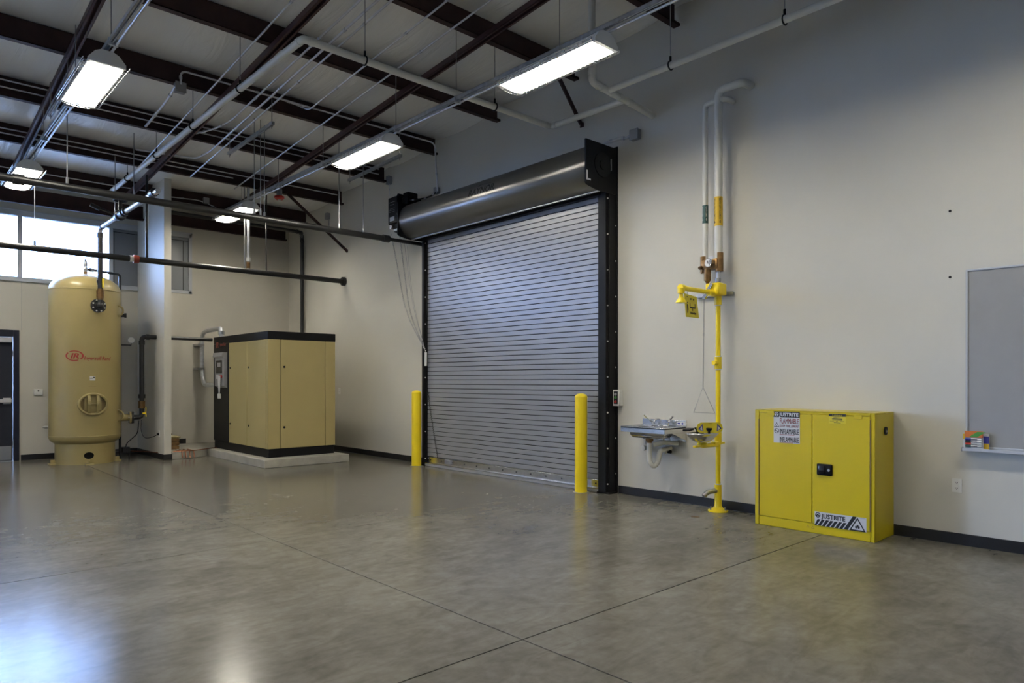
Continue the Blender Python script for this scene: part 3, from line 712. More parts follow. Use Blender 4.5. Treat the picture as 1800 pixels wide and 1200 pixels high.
# valve cluster on the galvanized line
k0 = g0 + Vector((0, -1.25, -.008))
vc = MB().cyl(k0 + Vector((0, .16, 0)), k0 + Vector((0, -.22, 0)), .062, n=10).sphere(k0 + Vector((0, 0, 0)), .085).cyl(k0, k0 + Vector((0, 0, .22)), .03).build('valve_body', 'black_pipe', ris)
wh = [k0 + Vector((0, .0, .22)) + Vector((.085 * math.cos(2 * PI * k / 20), .085 * math.sin(2 * PI * k / 20), 0)) for k in range(20)]
MB().tube(wh, .011, 6, closed=True).tube([wh[0], wh[10]], .008, 6).tube([wh[5], wh[15]], .008, 6).build('handwheel', 'black', vc)
MB().tube([k0 + Vector((0, .10, 0)), k0 + Vector((-.28, .14, .10))], .018, 8).cyl(k0 + Vector((-.24, .14, .08)), k0 + Vector((-.36, .15, .13)), .03).build('drain_branch', 'black_pipe', vc)
for a0, a1, r in ((-.35, -.30, .06), (-1.75, -1.62, .055)): MB().cyl(k0 + Vector((0, a0, 0)), k0 + Vector((0, a1, 0)), r, n=10).build('union', 'black_pipe', ris)
rodset(ris, [(gx, g0.y - .95, rz + .02), (gx, g0.y - 2.0, rz + .02)])
# top relief valve and overflow
tp = TC + Vector((0, 0, 3.2))
rv = MB().cyl(tp, tp + Vector((0, 0, .05)), .03).build('relief_valve', 'brass', tank)
MB().lathe([(.018, .04), (.035, .07), (.03, .12), (.022, .14), (.034, .17), (.026, .21), (.012, .26), (.0, .27)], tp, 16).build('relief_bonnet', 'steel_dull', rv)
q0 = tp + Vector((0, 0, .10)); q1 = tp + trt * .53 + tf * .42 + Vector((0, 0, .10)); 
MB().tube([q0, q1, q1 + Vector((0, 0, -3.29))], .022, 10, .05).build('relief_pipe', 'black_pipe', rv)
MB().cyl(q0.lerp(q1, .12), q0.lerp(q1, .22), .036, n=8).build('relief_union', 'steel_dull', rv)
# lifting rings, side nozzle, gauge, plates
for z in (2.59, .80):
    p = tsurf(1.12, z, TR); d = tdir(1.12)
    pts = [p + Vector((0, 0, .085 * math.cos(t2))) + (d * .085) * math.sin(t2) for t2 in [PI * k / 10 for k in range(11)]]
    MB().tube(pts, .014, 8).build('lifting_lug', 'tan', tank)
nd = trt; nb = tsurf(PI / 2, .745, TR - .02)
nz = MB().cyl(nb, nb + nd * .16, .058).cyl(nb + nd * .15, nb + nd * .18, .105, n=24).build('outlet_nozzle', 'tan', tank)
MB().cyl(nb + nd * .18, nb + nd * .215, .105, n=24).build('blind_flange', 'black_pipe', nz)
b = MB()
for k in range(8):
    a = 2 * PI * k / 8; e = nd.cross(up) * math.cos(a) * .085 + up * math.sin(a) * .085; MB().cyl(nb + nd * .13 + e, nb + nd * .235 + e, .011, n=6).build('stud', 'steel_dull', nz)
p = tsurf(1.5, 2.53, TR); MB().cyl(p, p + tdir(1.5) * .07, .03).cyl(p + tdir(1.5) * .05, p + tdir(1.5) * .085, .04, n=6).build('plug', 'black_pipe', tank)
g = tsurf(1.75, 2.02, TR)
ga = MB().tube([g, g + trt * .17, g + trt * .17 + Vector((0, 0, .03))], .010, 8).build('gauge_arm', 'black_pipe', tank)
gc = g + trt * .17 + Vector((0, 0, .09)); gf = (CAM - gc); gf.z = 0; gf.normalize()
MB().cyl(gc - gf * .02, gc + gf * .018, .058, n=20).build('pressure_gauge', 'steel_dull', ga)
MB().cyl(gc + gf * .018, gc + gf * .020, .048, n=20).build('gauge_dial', 'plate', ga)
p = tsurf(-1.5, .62, TR); MB().cyl(p, p + tdir(-1.5) * .05, .022, n=8).cyl(p + tdir(-1.5) * .04, p + tdir(-1.5) * .075, .015, n=8).build('side_plug', 'steel_dull', tank)
def tmap(a0, z0): return lambda u, v: tsurf(a0 + u / TR, z0 + v, TR + .004)
# logo: oval with two letters, then the name
f0 = tmap((132 - 151.5) / 125 / TR, 1.80)
flat(ring(0, 0, .070, .086, 40, 1.55, -.75, 2.2) + ring(0, 0, .070, .086, 40, 1.55, 2.45, 5.2), f0, 'logo_oval', 'red_ink', tank)
text('IR', .118, lambda u, v: f0(u, v - .042), 'logo_letters', 'red_ink', tank, sx=1.25, bold=.035, shear=.25, align='CENTER')
f1 = tmap((148.5 - 151.5) / 125 / TR, 1.735)
text('Ingersoll', .085, f1, 'brand_lettering', 'red_ink', tank, sx=.86, bold=.018, shear=.25)
text('Rand', .085, lambda u, v: f1(u + .262, v), 'brand_lettering', 'red_ink', tank, sx=.86, bold=.012, shear=.25)
f2 = tmap((164 - 151.5) / 125 / TR, 1.43)
flat([rect(-.04, .04, -.035, .035)], f2, 'name_plate', 'label_white', tank)
flat([rect(-.035, .005, -.004, .008), disc(.022, .012, .013)], lambda u, v: f2(u, v) + tdir(.1) * .002, 'plate_print', 'ink', tank)
flat([rect(-.055, .055, -.003, .003)], tmap((164 - 151.5) / 125 / TR, 1.30), 'stamp_line', 'tan_dark', tank)

# black riser between the tank nozzle and the partition
e0 = nb + nd * .215
rx = e0.x + .13
rt = thing('drain_riser', e0, 'black pipe with a yellow-handled valve rising from the tank nozzle to the partition', 'pipe')
ey = e0.y
zt = 2.17
MB().tube([e0, (rx, ey, e0.z), (rx, ey, zt), (3.737, ey, zt)], .040, 14, .07).build('pipe', 'black_pipe', rt)
for p, q, r in (((rx, ey, zt - .14), (rx, ey, zt - .07), .05), ((rx + .07, ey, zt), (rx + .12, ey, zt), .05), ((rx, ey, 1.08), (rx, ey, 1.15), .058)): MB().cyl(p, q, r, n=12).build('fitting', 'black_pipe', rt)
MB().cyl((rx, ey, .90), (rx, ey, 1.03), .056, n=8).build('check_valve', 'brass', rt)
MB().box(rx + .05, rx + .062, ey - .05, ey - .03, .75, .92).box(rx, rx + .06, ey - .045, ey - .035, .80, .83).build('valve_handle', 'yellow', rt)
cfd = thing('compressor_feed', (3.87, ey, zt), 'short black pipe between the partition and the compressor', 'pipe')
MB().tube([(3.863, ey, zt), (4.715, ey, zt - .005)], .033, 12).build('pipe', 'black_pipe', cfd)
MB().cyl((3.863, ey, zt), (3.88, ey, zt), .055).build('escutcheon', 'black_pipe', cfd)
# cord to the outlet on the partition, auto drain on the floor
cd = thing('power_cord', (rx, ey - .05, .7), 'thin dark cord looping from the tank drain valve to the partition outlet', 'cord')
MB().tube([(rx - .02, ey - .05, .70), (rx - .03, ey - .06, .5), (rx + .02, ey - .1, .36), (3.66, ey - .15, .40), (3.72, ey - .18, .44)], .007, 6, .08).build('cord', 'cable', cd)
MB().box(3.70, 3.732, ey - .20, ey - .16, .42, .46, .004).build('plug', 'black', cd)
def outlet(c, n, label, m='plate', name='wall_outlet', blank=False):      # n: unit normal into the room
    c = Vector(c); n = Vector(n); s = Vector((-n.y, n.x, 0)); t = thing(name, c, label, 'outlet')
    MB().obox(c + n * .004, s * .036, (0, 0, .058), n * .004).build('cover_plate', m, t)
    for z in (-.024, .024):
        MB().obox(c + n * .009 + Vector((0, 0, z)), s * .016, (0, 0, .015), n * .002).build('socket', m, t)
        MB().obox(c + n * .0115 + s * .006 + Vector((0, 0, z + .003)), s * .0015, (0, 0, .005), n * .0006).obox(c + n * .0115 - s * .006 + Vector((0, 0, z + .003)), s * .0015, (0, 0, .005), n * .0006).cyl(c + n * .011 + Vector((0, 0, z - .008)), c + n * .012 + Vector((0, 0, z - .008)), .0028, n=8).build('slot', 'hole', t)
    return t
outlet((PX0, ey - .18, .45), (-1, 0, 0), 'white outlet with a cord plugged in on the partition')
dr = thing('auto_drain', (3.15, 14.0, 0), 'low black drain pipe with small valves on the floor behind the tank', 'drain')
MB().tube([(2.9, 14.05, .10), (3.5, 14.0, .10)], .022, 10).cyl((3.42, 13.99, 0), (3.42, 13.99, .10), .012).box(3.30, 3.42, 13.93, 14.07, .09, .19, .006).build('drain_pipe', 'black_pipe', dr)
MB().cyl((3.06, 14.03, .10), (3.10, 14.03, .10), .03).cyl((3.16, 14.03, .10), (3.20, 14.03, .10), .03).build('valve_nut', 'steel', dr)
MB().tube([(3.45, 13.98, .11), (3.62, 13.7, .11), (3.72, 13.35, .11)], .008, 6, .08).build('copper_tail', 'copper', dr)
MB().tube([(rx - .05, ey, .68), (rx - .04, ey + .1, .45), (3.38, 13.98, .26), (3.36, 13.99, .18)], .008, 6, .1).build('drain_hose', 'cable', dr)
ts = thing('thermostat', P_y(67, 689, YB), 'small white wall sensor beside the dark steel door', 'sensor')
c = ORG[ts.name]
MB().box(c.x - .07, c.x + .07, YB - .03, YB, c.z - .055, c.z + .055, .008).build('case', 'plate', ts)
MB().cyl((c.x, YB - .034, c.z + .02), (c.x, YB - .029, c.z + .02), .014).build('sensor_eye', 'ink', ts)
MB().box(c.x - .05, c.x + .05, YB - .033, YB - .03, c.z - .02, c.z - .012).build('vent_slot', 'grey', ts)

# ------------------------------------------------------------------ concrete pad and compressor
PZ = .13
pad = MB().prism([(4.555, 10.73), (6.02, 10.66), (6.03, 13.9), (6.03, YB - .015), (PX1 + .014, YB - .015), (PX1 + .014, 13.05), (4.15, 13.02), (4.40, 13.12), (4.56, 13.3)], lambda a, c2, z: (a, c2, z), 0, PZ).build('equipment_pad', 'concrete', org=(5.2, 12, 0))
bv = pad.modifiers.new('edge', 'BEVEL'); bv.width = .008; bv.segments = 2; bv.limit_method = 'ANGLE'
tag(pad, 'low raised concrete pad under the compressor', 'pad')
cx0, cx1, cy0, cy1 = 4.72, 5.925, 10.98, 13.42
cp = thing('air_compressor', ((cx0 + cx1) / 2, (cy0 + cy1) / 2, PZ), 'large tan cabinet air compressor with black top and base on a concrete pad', 'compressor')
g = .008
MB().box(cx0 + .02, cx1 - .02, cy0 + .02, cy1, PZ + .14, 2.07).build('inner_body', 'black', cp)
MB().box(cx0 + .015, cx1 - .015, cy0 + .015, cy1, PZ, PZ + .145, .004).build('base_skid', 'black', cp)
MB().box(cx0 - .004, cx1 + .004, cy0 - .004, cy1, 2.07, 2.205, .006).build('top_cover', 'black', cp)
zz0, zz1 = PZ + .145, 2.07
def panel(x0, x1, y0, y1, z0=zz0, z1=zz1, m='tan_panel', name='panel'): return MB().box(x0, x1, y0, y1, z0, z1, .004).build(name, m, cp)
xa, xb2 = 4.935, 5.735
panel(cx0, xa - g / 2, cy0, cy0 + .03, name='corner_post'); dA = panel(xa + g / 2, xb2 - g / 2, cy0, cy0 + .03, name='door_panel'); panel(xb2 + g / 2, cx1, cy0, cy0 + .03, name='corner_post')
yl = [cy0 + .031, 11.06, 11.85, 12.665]
panel(cx0, cx0 + .03, yl[0], yl[1] - g / 2, name='corner_post')
dB = panel(cx0, cx0 + .03, yl[1] + g / 2, yl[2] - g / 2, name='door_panel'); dC = panel(cx0, cx0 + .03, yl[2] + g / 2, yl[3], name='door_panel')
panel(cx0 - .003, cx0 + .03, yl[3] + .004, cy1, m='black', name='control_door'); panel(cx1 - .03, cx1, cy0 + .031, cy1, name='side_panel')
for z in (.62, 1.62):
    for par, p, d in ((dA, (xa + .06, cy0, z), (0, -1, 0)), (dB, (cx0, yl[2] - .08, z), (-1, 0, 0)), (dC, (cx0, yl[3] - .06, z), (-1, 0, 0))):
        p = Vector(p); d = Vector(d); MB().cyl(p, p + d * .006, .018, n=12).build('latch', 'black_gloss', par)
# control box
cyA, cyB = 12.74, 13.20
cz0, cz1 = P_x(390, 681, cx0).z, P_x(390, 620, cx0).z
cb = MB().prism([(cx0 - .003, cz0), (cx0 - .06, cz0 + .03), (cx0 - .06, cz1 - .10), (cx0 - .10, cz1 - .07), (cx0 - .09, cz1), (cx0 - .003, cz1)], lambda a, z, y: (a, y, z), cyA, cyB).build('control_box', 'grey', cp)
MB().box(cx0 - .066, cx0 - .06, cyA + .10, cyB - .08, cz0 + .26, cz1 - .14, .003).build('display_bezel', 'black_gloss', cb)
MB().box(cx0 - .068, cx0 - .066, cyA + .16, cyB - .15, cz0 + .38, cz1 - .18).build('display_screen', 'grey', cb)
MB().cyl((cx0 - .06, cyA + .12, cz0 + .20), (cx0 - .09, cyA + .12, cz0 + .20), .032, n=16).build('stop_button', 'red', cb)
MB().box(cx0 - .064, cx0 - .06, cyB - .16, cyB - .07, cz0 + .16, cz0 + .24).build('rating_label', 'label_white', cb)
bg = MB().prism([(-.07, .22), (.05, .22), (.03, .02), (.0, -.14), (-.03, .02)], lambda a, z, x: (x, cyA + .14 - a, cz0 + z), cx0 - .105, cx0 - .088).build('document_bag', 'label_white', cb)
MB().box(cx0 - .105, cx0 - .065, cyA + .12, cyA + .21, cz0 - .20, cz0 - .11, .008).build('bag_tag', 'plate', cb)
f3 = lambda u, v: Vector((cx0 - .006, 13.28 - u, 2.0 + v))
z3 = P_x(389, 606, cx0).z
f3 = lambda u, v: Vector((cx0 - .006, 13.30 - u, z3 + v))
text('IR', .15, lambda u, v: f3(u, v - .05), 'logo_letters', 'red_dim', cp, sx=1.0, bold=.035, shear=.2)
text('Ingersoll Rand', .08, lambda u, v: f3(u + .21, v - .02), 'brand_lettering', 'red_dim', cp, sx=.62, bold=.015, shear=.2)
# galvanized conduit loop behind
cl = thing('cooling_conduit', P_y(388, 592, 13.2), 'galvanized conduit looping from the compressor top down its back', 'conduit')
MB().tube([P_y(389, 597, 13.25), P_y(389, 577, 13.25), P_y(371, 580, 14.1), P_y(355, 584, 14.45), P_y(355, 620, 14.45), P_y(355, 650, 14.45), P_y(358, 676, 14.3), P_y(380, 677, 13.5)], .042, 14, .16).build('pipe', 'galv', cl)
for v in (606, 648):
    p = P_y(353, v, 14.45); MB().box(p.x - .075, p.x + .05, 14.39, YB - .002, p.z - .022, p.z + .022, .003).build('wall_clamp', 'steel_dull', cl)
p = P_y(389, 585, 13.25); MB().cyl(p + Vector((0, 0, -.03)), p + Vector((0, 0, .03)), .058).build('connector', 'steel', cl)
# copper tubes over the pad edge, small box
for i, x in enumerate((4.02, 4.08, 4.15, 4.22)):
    o = MB().tube([(x, 13.35, PZ + .01), (x, 13.0, PZ + .012), (x, 12.965, .02)], .010, 8, .05).build('copper_tube', 'copper', org=(x, 12.97, 0))
    tag(o, 'short copper tube bent over the pad edge beside the partition', 'tube', 'copper tubes over the pad edge')
o = MB().tube([(3.88, 13.02, PZ + .012), (4.2, 12.99, PZ + .012), (4.48, 13.14, PZ + .012), (4.75, 13.3, PZ + .012)], .009, 8, .1).build('copper_line', 'copper', org=(4.2, 13, PZ)); tag(o, 'long copper line lying along the pad edge towards the compressor', 'tube')
wb = thing('wooden_crate', (4.03, 13.75, PZ), 'small dark wooden crate with a yellowish lid on the pad behind the partition', 'crate')
MB().box(3.90, 4.17, 13.55, 13.95, PZ + .21, PZ + .235, .004).build('lid', 'tan', wb)
for k in range(3): MB().box(3.91, 4.15, 13.56, 13.94, PZ + .07 * k, PZ + .062 + .07 * k, .004).build('board', 'wood', wb)
b = MB().tube([(3.94, 13.7, PZ + .27), (4.0, 13.65, PZ + .3), (4.06, 13.7, PZ + .27)], .012, 8, .03); b.build('handle', 'wood', wb)
outlet(P_x(597, 687, XR), (-1, 0, 0), 'white wall outlet on the long wall right of the compressor')

# ------------------------------------------------------------------ rolling door
YD0, YD1, XD = 5.565, 9.315, 6.69
dz0, pitch = .155, .0695
rd = thing('rolling_door', (XD, (YD0 + YD1) / 2, 0), 'large closed grey steel rolling door with a black frame and drum hood', 'door')
pr = [(.002, .004), (-.0092, .004), (-.0104, .0055), (-.0104, .0625), (-.0092, .064), (.002, .064)]
NS = 53
s0 = MB().prism(pr, lambda a, z, y: (XD + a, y, dz0 + z), YD0, YD1).build('slat', 'slat', rd)
for k in range(1, NS): share(s0, 'slat', rd, (0, 0, pitch * k))
MB().box(XD + .004, XD + .012, YD0, YD1, dz0, dz0 + NS * pitch).build('slat_gap_shade', 'gasket_gap_black', rd)  # near-black backing sheet, paints the shadow lines between the slats
bt = MB().box(XD - .016, XD + .012, YD0 + .01, YD1 - .01, .055, .150, .003).box(XD - .060, XD + .012, YD0 + .01, YD1 - .01, .048, .056).build('bottom_bar', 'alu', rd)
MB().box(XD - .055, XD + .008, YD0 + .01, YD1 - .01, 0.002, .047, .006).build('bottom_seal', 'grey', bt)
b = MB(); n = 13
for i in range(n): y = YD0 + .12 + (YD1 - YD0 - .24) * i / (n - 1); b.cyl((XD - .021, y, .105), (XD - .015, y, .105), .010, n=8)
b.build('bolt', 'black', bt)
for y0, y1, yw0, yw1 in ((5.455, 5.60, 5.432, 5.50), (YD1 - .03, YD1 + .045, YD1 + .02, YD1 + .075)):
    gd = MB().box(XD - .075, XD - .022, y0 + .02, y1, 0, 3.74, .003).box(XD - .03, XR - .004, y0, min(y0 + .09, y1), 0, 3.74, .003).box(XR - .012, XR - .001, yw0, yw1, 0, 4.30, .002).build('guide', 'black', rd)
    b = MB()
    for k in range(9):
        z = .12 + k * .44; b.cyl((XD - .045, y0 + .022, z), (XD - .045, y0 + .010, z), .010, n=6).cyl((XR - .013, (yw0 + yw1) / 2 - .006, z + .12), (XR - .024, (yw0 + yw1) / 2 - .006, z + .12), .011, n=6)
    b.build('guide_bolt', 'plate', gd)
MB().box(XD - .075, XR - .02, 5.432, 5.62, 0, .018).box(XD - .075, XR - .02, YD1 - .02, YD1 + .08, 0, .018).build('guide_foot', 'black', rd)
# hood
HC, HR = (6.515, 3.995), .278
arc = [(XR - .01, 4.262)] + [(HC[0] + HR * math.cos(a), HC[1] + HR * math.sin(a)) for a in [math.radians(85 + (262 - 85) * k / 30) for k in range(31)]] + [(6.50, 3.705)]
inn = [(p + (.006 if i > 0 else 0), q - (.006 if i < 8 else -.0)) for i, (p, q) in enumerate(arc)]
YH0, YH1 = 5.47, 9.46
b = MB(); n = len(arc)
b.add([(p, y, q) for y in (YH0, YH1) for p, q in arc], [(i, i + 1, n + i + 1, n + i) for i in range(n - 1)])
ho = b.build('hood', 'hood', rd, sharp=60, fix=False)
sm = ho.modifiers.new('sheet', 'SOLIDIFY'); sm.thickness = .004
MB().box(6.478, 6.508, YH0, YH1, 3.695, 3.715, .004).build('hood_lip', 'steel_dull', ho)
MB().box(6.60, 6.67, YD0, YD1, 3.69, 3.76).build('header_seal', 'black', rd)
for y0, y1 in ((5.445, 5.468), (YH1, YH1 + .02)):
    e = MB().prism([(XR - .002, 3.70), (6.44, 3.70), (6.24, 3.735), (6.215, 3.76), (6.215, 4.272), (XR - .06, 4.272), (XR - .002, 4.30)], lambda a, z, y: (a, y, z), y0, y1).build('end_plate', 'black', rd)
    if y0 < 6:
        MB().cyl((HC[0], y0 - .012, HC[1] + .02), (HC[0], y0, HC[1] + .02), .15, n=28).cyl((HC[0], y0 - .02, HC[1] + .02), (HC[0], y0 - .012, HC[1] + .02), .06, n=20).build('bearing_plate', 'black_gloss', e)
        MB().box(XR - .13, XR - .115, y0 - .008, y0, 3.98, 4.12).build('slot_strip', 'grey', e)
        MB().box(6.222, 6.245, y0 - .003, y0, 3.80, 3.90).box(6.222, 6.30, y0 - .003, y0, 3.785, 3.805).build('plate_tag', 'label_white', e)
def hood_hit(u, v):
    d = ray(u, v); ox, oz = -HC[0], CAMH - HC[1]; A = d.x ** 2 + d.z ** 2; B = 2 * (ox * d.x + oz * d.z); C = ox * ox + oz * oz - HR * HR
    disc2 = max(0, B * B - 4 * A * C); t = (-B - math.sqrt(disc2)) / (2 * A); p = CAM + d * t; return math.atan2(p.z - HC[1], p.x - HC[0]), p.y
ph0, yh0 = hood_hit(823, 346)
ph1, yh1 = hood_hit(869, 333)
def fh(u, v): a = ph0 - (v) / HR; r = HR + .006; return Vector((HC[0] + r * math.cos(a), yh0 - u, HC[1] + r * math.sin(a)))
wl = yh0 - yh1
text('RAYNOR', .125, fh, 'brand_lettering', 'ink', ho, fit=wl, bold=.03, shear=.12, slices=12)
flat([[(wl * .32, .118), (wl * .40, .113), (wl * .41, .145)], [(wl * .42, .128), (wl * .7, .122), (wl, .108), (wl * .7, .126), (wl * .42, .133)]], fh, 'brand_swoosh', 'ink', ho)
# motor operator
xm = 6.34
yA, yB = P_x(682, 370, xm).y, P_x(698, 370, xm).y
zA, zB = P_x(690, 393, xm).z, P_x(690, 346, xm).z
mo = thing('door_operator', (xm + .15, (yA + yB) / 2, zA), 'black motor operator with hand chain at the drum end of the rolling door', 'motor')
cv = MB().box(xm, xm + .26, yB, yA, zA, zB, .01).build('control_cover', 'black', mo)
fm = lambda u, v: Vector((xm - .003, yA - u, zA + v))
wv = yA - yB; hv = zB - zA
flat([rect(wv * .22, wv * .72, hv * .10, hv * .26)], fm, 'white_label', 'label_white', cv)
flat([rect(wv * .12, wv * .8, hv * .80, hv * .815), rect(wv * .25, wv * .7, hv * .70, hv * .715), rect(wv * .2, wv * .75, hv * .56, hv * .57), rect(wv * .15, wv * .75, hv * .50, hv * .51), rect(wv * .15, wv * .75, hv * .44, hv * .45)], fm, 'label_print', 'grey', cv)
yg0 = YH1 + .025
gb = MB().box(xm + .08, xm + .36, yg0, yB, zA - .06, zB - .03, .012).build('gearbox', 'black', mo)
MB().cyl((xm + .10, yB - .02, zA + .10), (xm + .10, yg0 + .02, zA + .10), .125, n=24).build('motor_body', 'black_gloss', mo)
MB().box(xm + .10, xm + .30, yg0, yg0 + .05, zA + .15, zB - .05).build('bracket_plate', 'steel_dull', mo)
MB().cyl((xm + .05, yB + .05, zB + .02), (xm + .25, yB + .05, zB + .02), .03).box(xm + .1, xm + .3, yg0 + .02, yB - .02, zB - .03, zB + .05, .01).build('motor_top', 'black', mo)
MB().cyl((xm + .04, yB + .10, zA - .07), (xm + .10, yB + .10, zA - .07), .075, n=18).build('chain_wheel', 'black', mo)
MB().box(xm + .02, xm + .08, yg0 + .03, yg0 + .13, zA - .14, zA - .02, .006).build('terminal_block', 'plate', mo)
MB().cyl((xm, yA - .08, zA - .05), (xm + .12, yA - .08, zA - .05), .035, n=10).build('release_lever', 'steel_dull', mo)
MB().box(xm + .0, xm + .06, yB + .0, yB + .10, zA - .13, zA - .10).build('chain_guide', 'steel_dull', mo)
def chain(pts, name, parent, m='steel_dull', lk=.034, r=.0032):
    pts = [Vector(p) for p in pts]; pts = rounded(pts, .6, 10); b = MB(); acc = 0; i = 0; tot = sum((pts[k + 1] - pts[k]).length for k in range(len(pts) - 1)); cnt = int(tot / lk)
    def at(s):
        for k in range(len(pts) - 1):
            l = (pts[k + 1] - pts[k]).length
            if s <= l or k == len(pts) - 2: return pts[k].lerp(pts[k + 1], min(1, s / max(l, 1e-6))), (pts[k + 1] - pts[k]).normalized()
            s -= l
    for q in range(cnt):
        c, d = at((q + .5) * lk); u = d.orthogonal().normalized(); w2 = d.cross(u)
        if q % 2: u, w2 = w2, u
        ring2 = [c + d * lk * .62 * math.cos(a) + u * .009 * math.sin(a) for a in [2 * PI * k / 8 for k in range(8)]]
        b.tube(ring2, r, 4, closed=True)
    return b.build(name, m, parent, sharp=80)
tie = P_x(747, 614, 6.60)
for u, v in ((688, 411), (702, 411)):
    a = P_x(u, v, xm + .06); mid = a.lerp(tie, .55) + Vector((0, .10, -.30)); chain([a, mid, tie], 'hand_chain', mo)
for u, v in ((709, 412), (713, 412)):
    a = P_x(u, v, xm + .16); MB().tube([a, a.lerp(tie, .5) + Vector((0, .05, -.22)), tie], .003, 5, .8).build('pull_cord', 'grey', mo)
MB().obox(P_x(748.5, 631, 6.59), (.012, 0, 0), (0, .018, 0), (0, 0, .11)).build('chain_keeper', 'plate', mo)
cc = thing('coiled_cable', P_x(752, 690, 6.62), 'dark coiled cord slanting down the rolling door to its bottom bar', 'cord')
a, c2 = P_x(752, 688, 6.66), P_x(770, 808, 6.655)
pts = [];
for k in range(161):
    t2 = k / 160; q = a.lerp(c2, t2) + Vector((0, 0, -.03 * math.sin(PI * t2))); pts.append(q + Vector((math.cos(k * 1.25) * .008, math.sin(k * 1.25) * .008, 0)))
MB().tube(pts, .0045, 5).build('coil', 'cable', cc)
MB().box(XD - .05, XD - .016, P_x(787, 815, 6.66).y - .06, P_x(787, 815, 6.66).y + .06, .075, .145, .004).build('cord_box', 'steel_dull', cc)
sw = thing('door_switch', P_x(1089, 699, XR), 'grey door control station with green and red buttons beside the rolling door', 'switch')
c = ORG[sw.name]
MB().box(XR - .07, XR, c.y - .055, c.y + .055, c.z - .10, c.z + .10, .006).build('case', 'plate', sw)
MB().box(XR - .074, XR - .07, c.y - .028, c.y + .032, c.z - .075, c.z + .08).build('face_plate', 'ink', sw)
for dz, m in ((.045, 'grey'), (.005, 'green'), (-.045, 'red')): MB().cyl((XR - .086, c.y, c.z + dz), (XR - .074, c.y, c.z + dz), .017).build('button', m, sw)

# ------------------------------------------------------------------ bollards
def bollard(c, label):
    c = Vector(c); r = .078; h = 1.235
    t = thing('bollard', (c.x, c.y, 0), label, 'bollard')
    MB().lathe([(r, 0), (r, h - .05)], (c.x, c.y, 0), 32).build('post_sleeve', 'yellow', t)
    MB().lathe([(r + .001, 0), (r + .001, .01)] + [(r * math.cos(a), .01 + .045 * math.sin(a)) for a in [PI / 2 * k / 8 for k in range(9)]], (c.x, c.y, h - .055), 32).build('domed_cap', 'yellow', t)
    MB().lathe([(r + .028, 0), (r + .024, .003), (r, .004)], (c.x, c.y, 0), 32).build('grout_ring', 'grout', t)
k1 = P_z(732, 818.5, 0); bollard(k1, 'yellow bollard at the chain side of the rolling door')
k2 = P_z(1021.5, 864.5, 0); bollard(k2, 'yellow bollard at the end of the rolling door near the sink')

# ------------------------------------------------------------------ sink
sx0, sy0, sy1, rz0 = 6.365, 4.44, 5.045, .866
sk = thing('hand_sink', (6.6, 4.75, .8), 'stainless steel wall-hung hand sink between the rolling door and the safety shower', 'sink')
# basin top with an opening
bx0, bx1, by0, by1 = sx0 + .06, XR - .16, sy0 + .09, sy1 - .09
b = MB()
for (u0, u1, v0, v1) in ((sx0, bx0, sy0, sy1), (bx1, XR - .02, sy0, sy1), (bx0, bx1, sy0, by0), (bx0, bx1, by1, sy1)): b.box(u0, u1, v0, v1, rz0 - .012, rz0)
b.box(sx0, sx0 + .006, sy0, sy1, rz0 - .06, rz0 + .006, .002).box(sx0, XR - .02, sy0, sy0 + .006, rz0 - .06, rz0 + .006, .002).box(sx0, XR - .02, sy1 - .006, sy1, rz0 - .06, rz0 + .006, .002)
b.build('rim', 'steel', sk)
def basin(k, z): return [(bx0 + (bx1 - bx0) * .5 + s * (bx1 - bx0) * .5 * k, by0 + (by1 - by0) * .5 + t2 * (by1 - by0) * .5 * k, z) for s, t2 in ((-1, -1), (1, -1), (1, 1), (-1, 1))]
b = MB(); lv = [basin(1, rz0 - .006), basin(.97, rz0 - .09), basin(.86, rz0 - .115), basin(.0, rz0 - .122)]
for i in range(3): b.add(lv[i] + lv[i + 1], [(j, (j + 1) % 4, 4 + (j + 1) % 4, 4 + j) for j in range(4)])
bo = b.build('bowl', 'steel', sk, fix=False); sm = bo.modifiers.new('sheet', 'SOLIDIFY'); sm.thickness = .008
MB().box(XR - .02, XR - .001, sy0, sy1, .70, rz0 + .075, .003).build('backsplash', 'steel', sk)
for y in (sy0 + .001, sy1 - .007): MB().prism([(XR - .02, .715), (XR - .02, rz0 - .06), (6.52, rz0 - .06)], lambda a, z, q: (a, q, z), y, y + .006).build('side_bracket', 'steel', sk)
fx, fy = XR - .085, 4.74
fa2 = MB().box(fx - .025, fx + .025, fy - .12, fy + .12, rz0, rz0 + .018, .006).tube([(fx, fy, rz0 + .015), (fx, fy, rz0 + .075), (fx - .06, fy, rz0 + .095), (fx - .12, fy, rz0 + .07), (fx - .13, fy, rz0 + .045)], .011, 10, .04).build('faucet', 'chrome', sk)
for s in (-1, 1):
    MB().cyl((fx, fy + s * .10, rz0 + .015), (fx, fy + s * .10, rz0 + .045), .02).tube([(fx, fy + s * .10, rz0 + .045), (fx - .03, fy + s * .13, rz0 + .065), (fx - .04, fy + s * .20, rz0 + .125)], .012, 8, .02).build('lever_handle', 'chrome', fa2)
f4 = lambda u, v: Vector((XR - .022, 4.56 - u, rz0 + .03 + v))
flat([rect(0, .12, -.015, .03)], f4, 'maker_label', 'label_white', sk); flat([disc(.075, .008, .012), rect(.01, .045, .0, .016)], lambda u, v: f4(u, v) + Vector((-.001, 0, 0)), 'label_print', 'blue_ink', sk)
dn = MB().cyl((6.50, 4.74, rz0 - .16), (6.50, 4.74, rz0 - .12), .045).cyl((6.50, 4.74, rz0 - .21), (6.50, 4.74, rz0 - .15), .028).build('strainer', 'brass', sk)
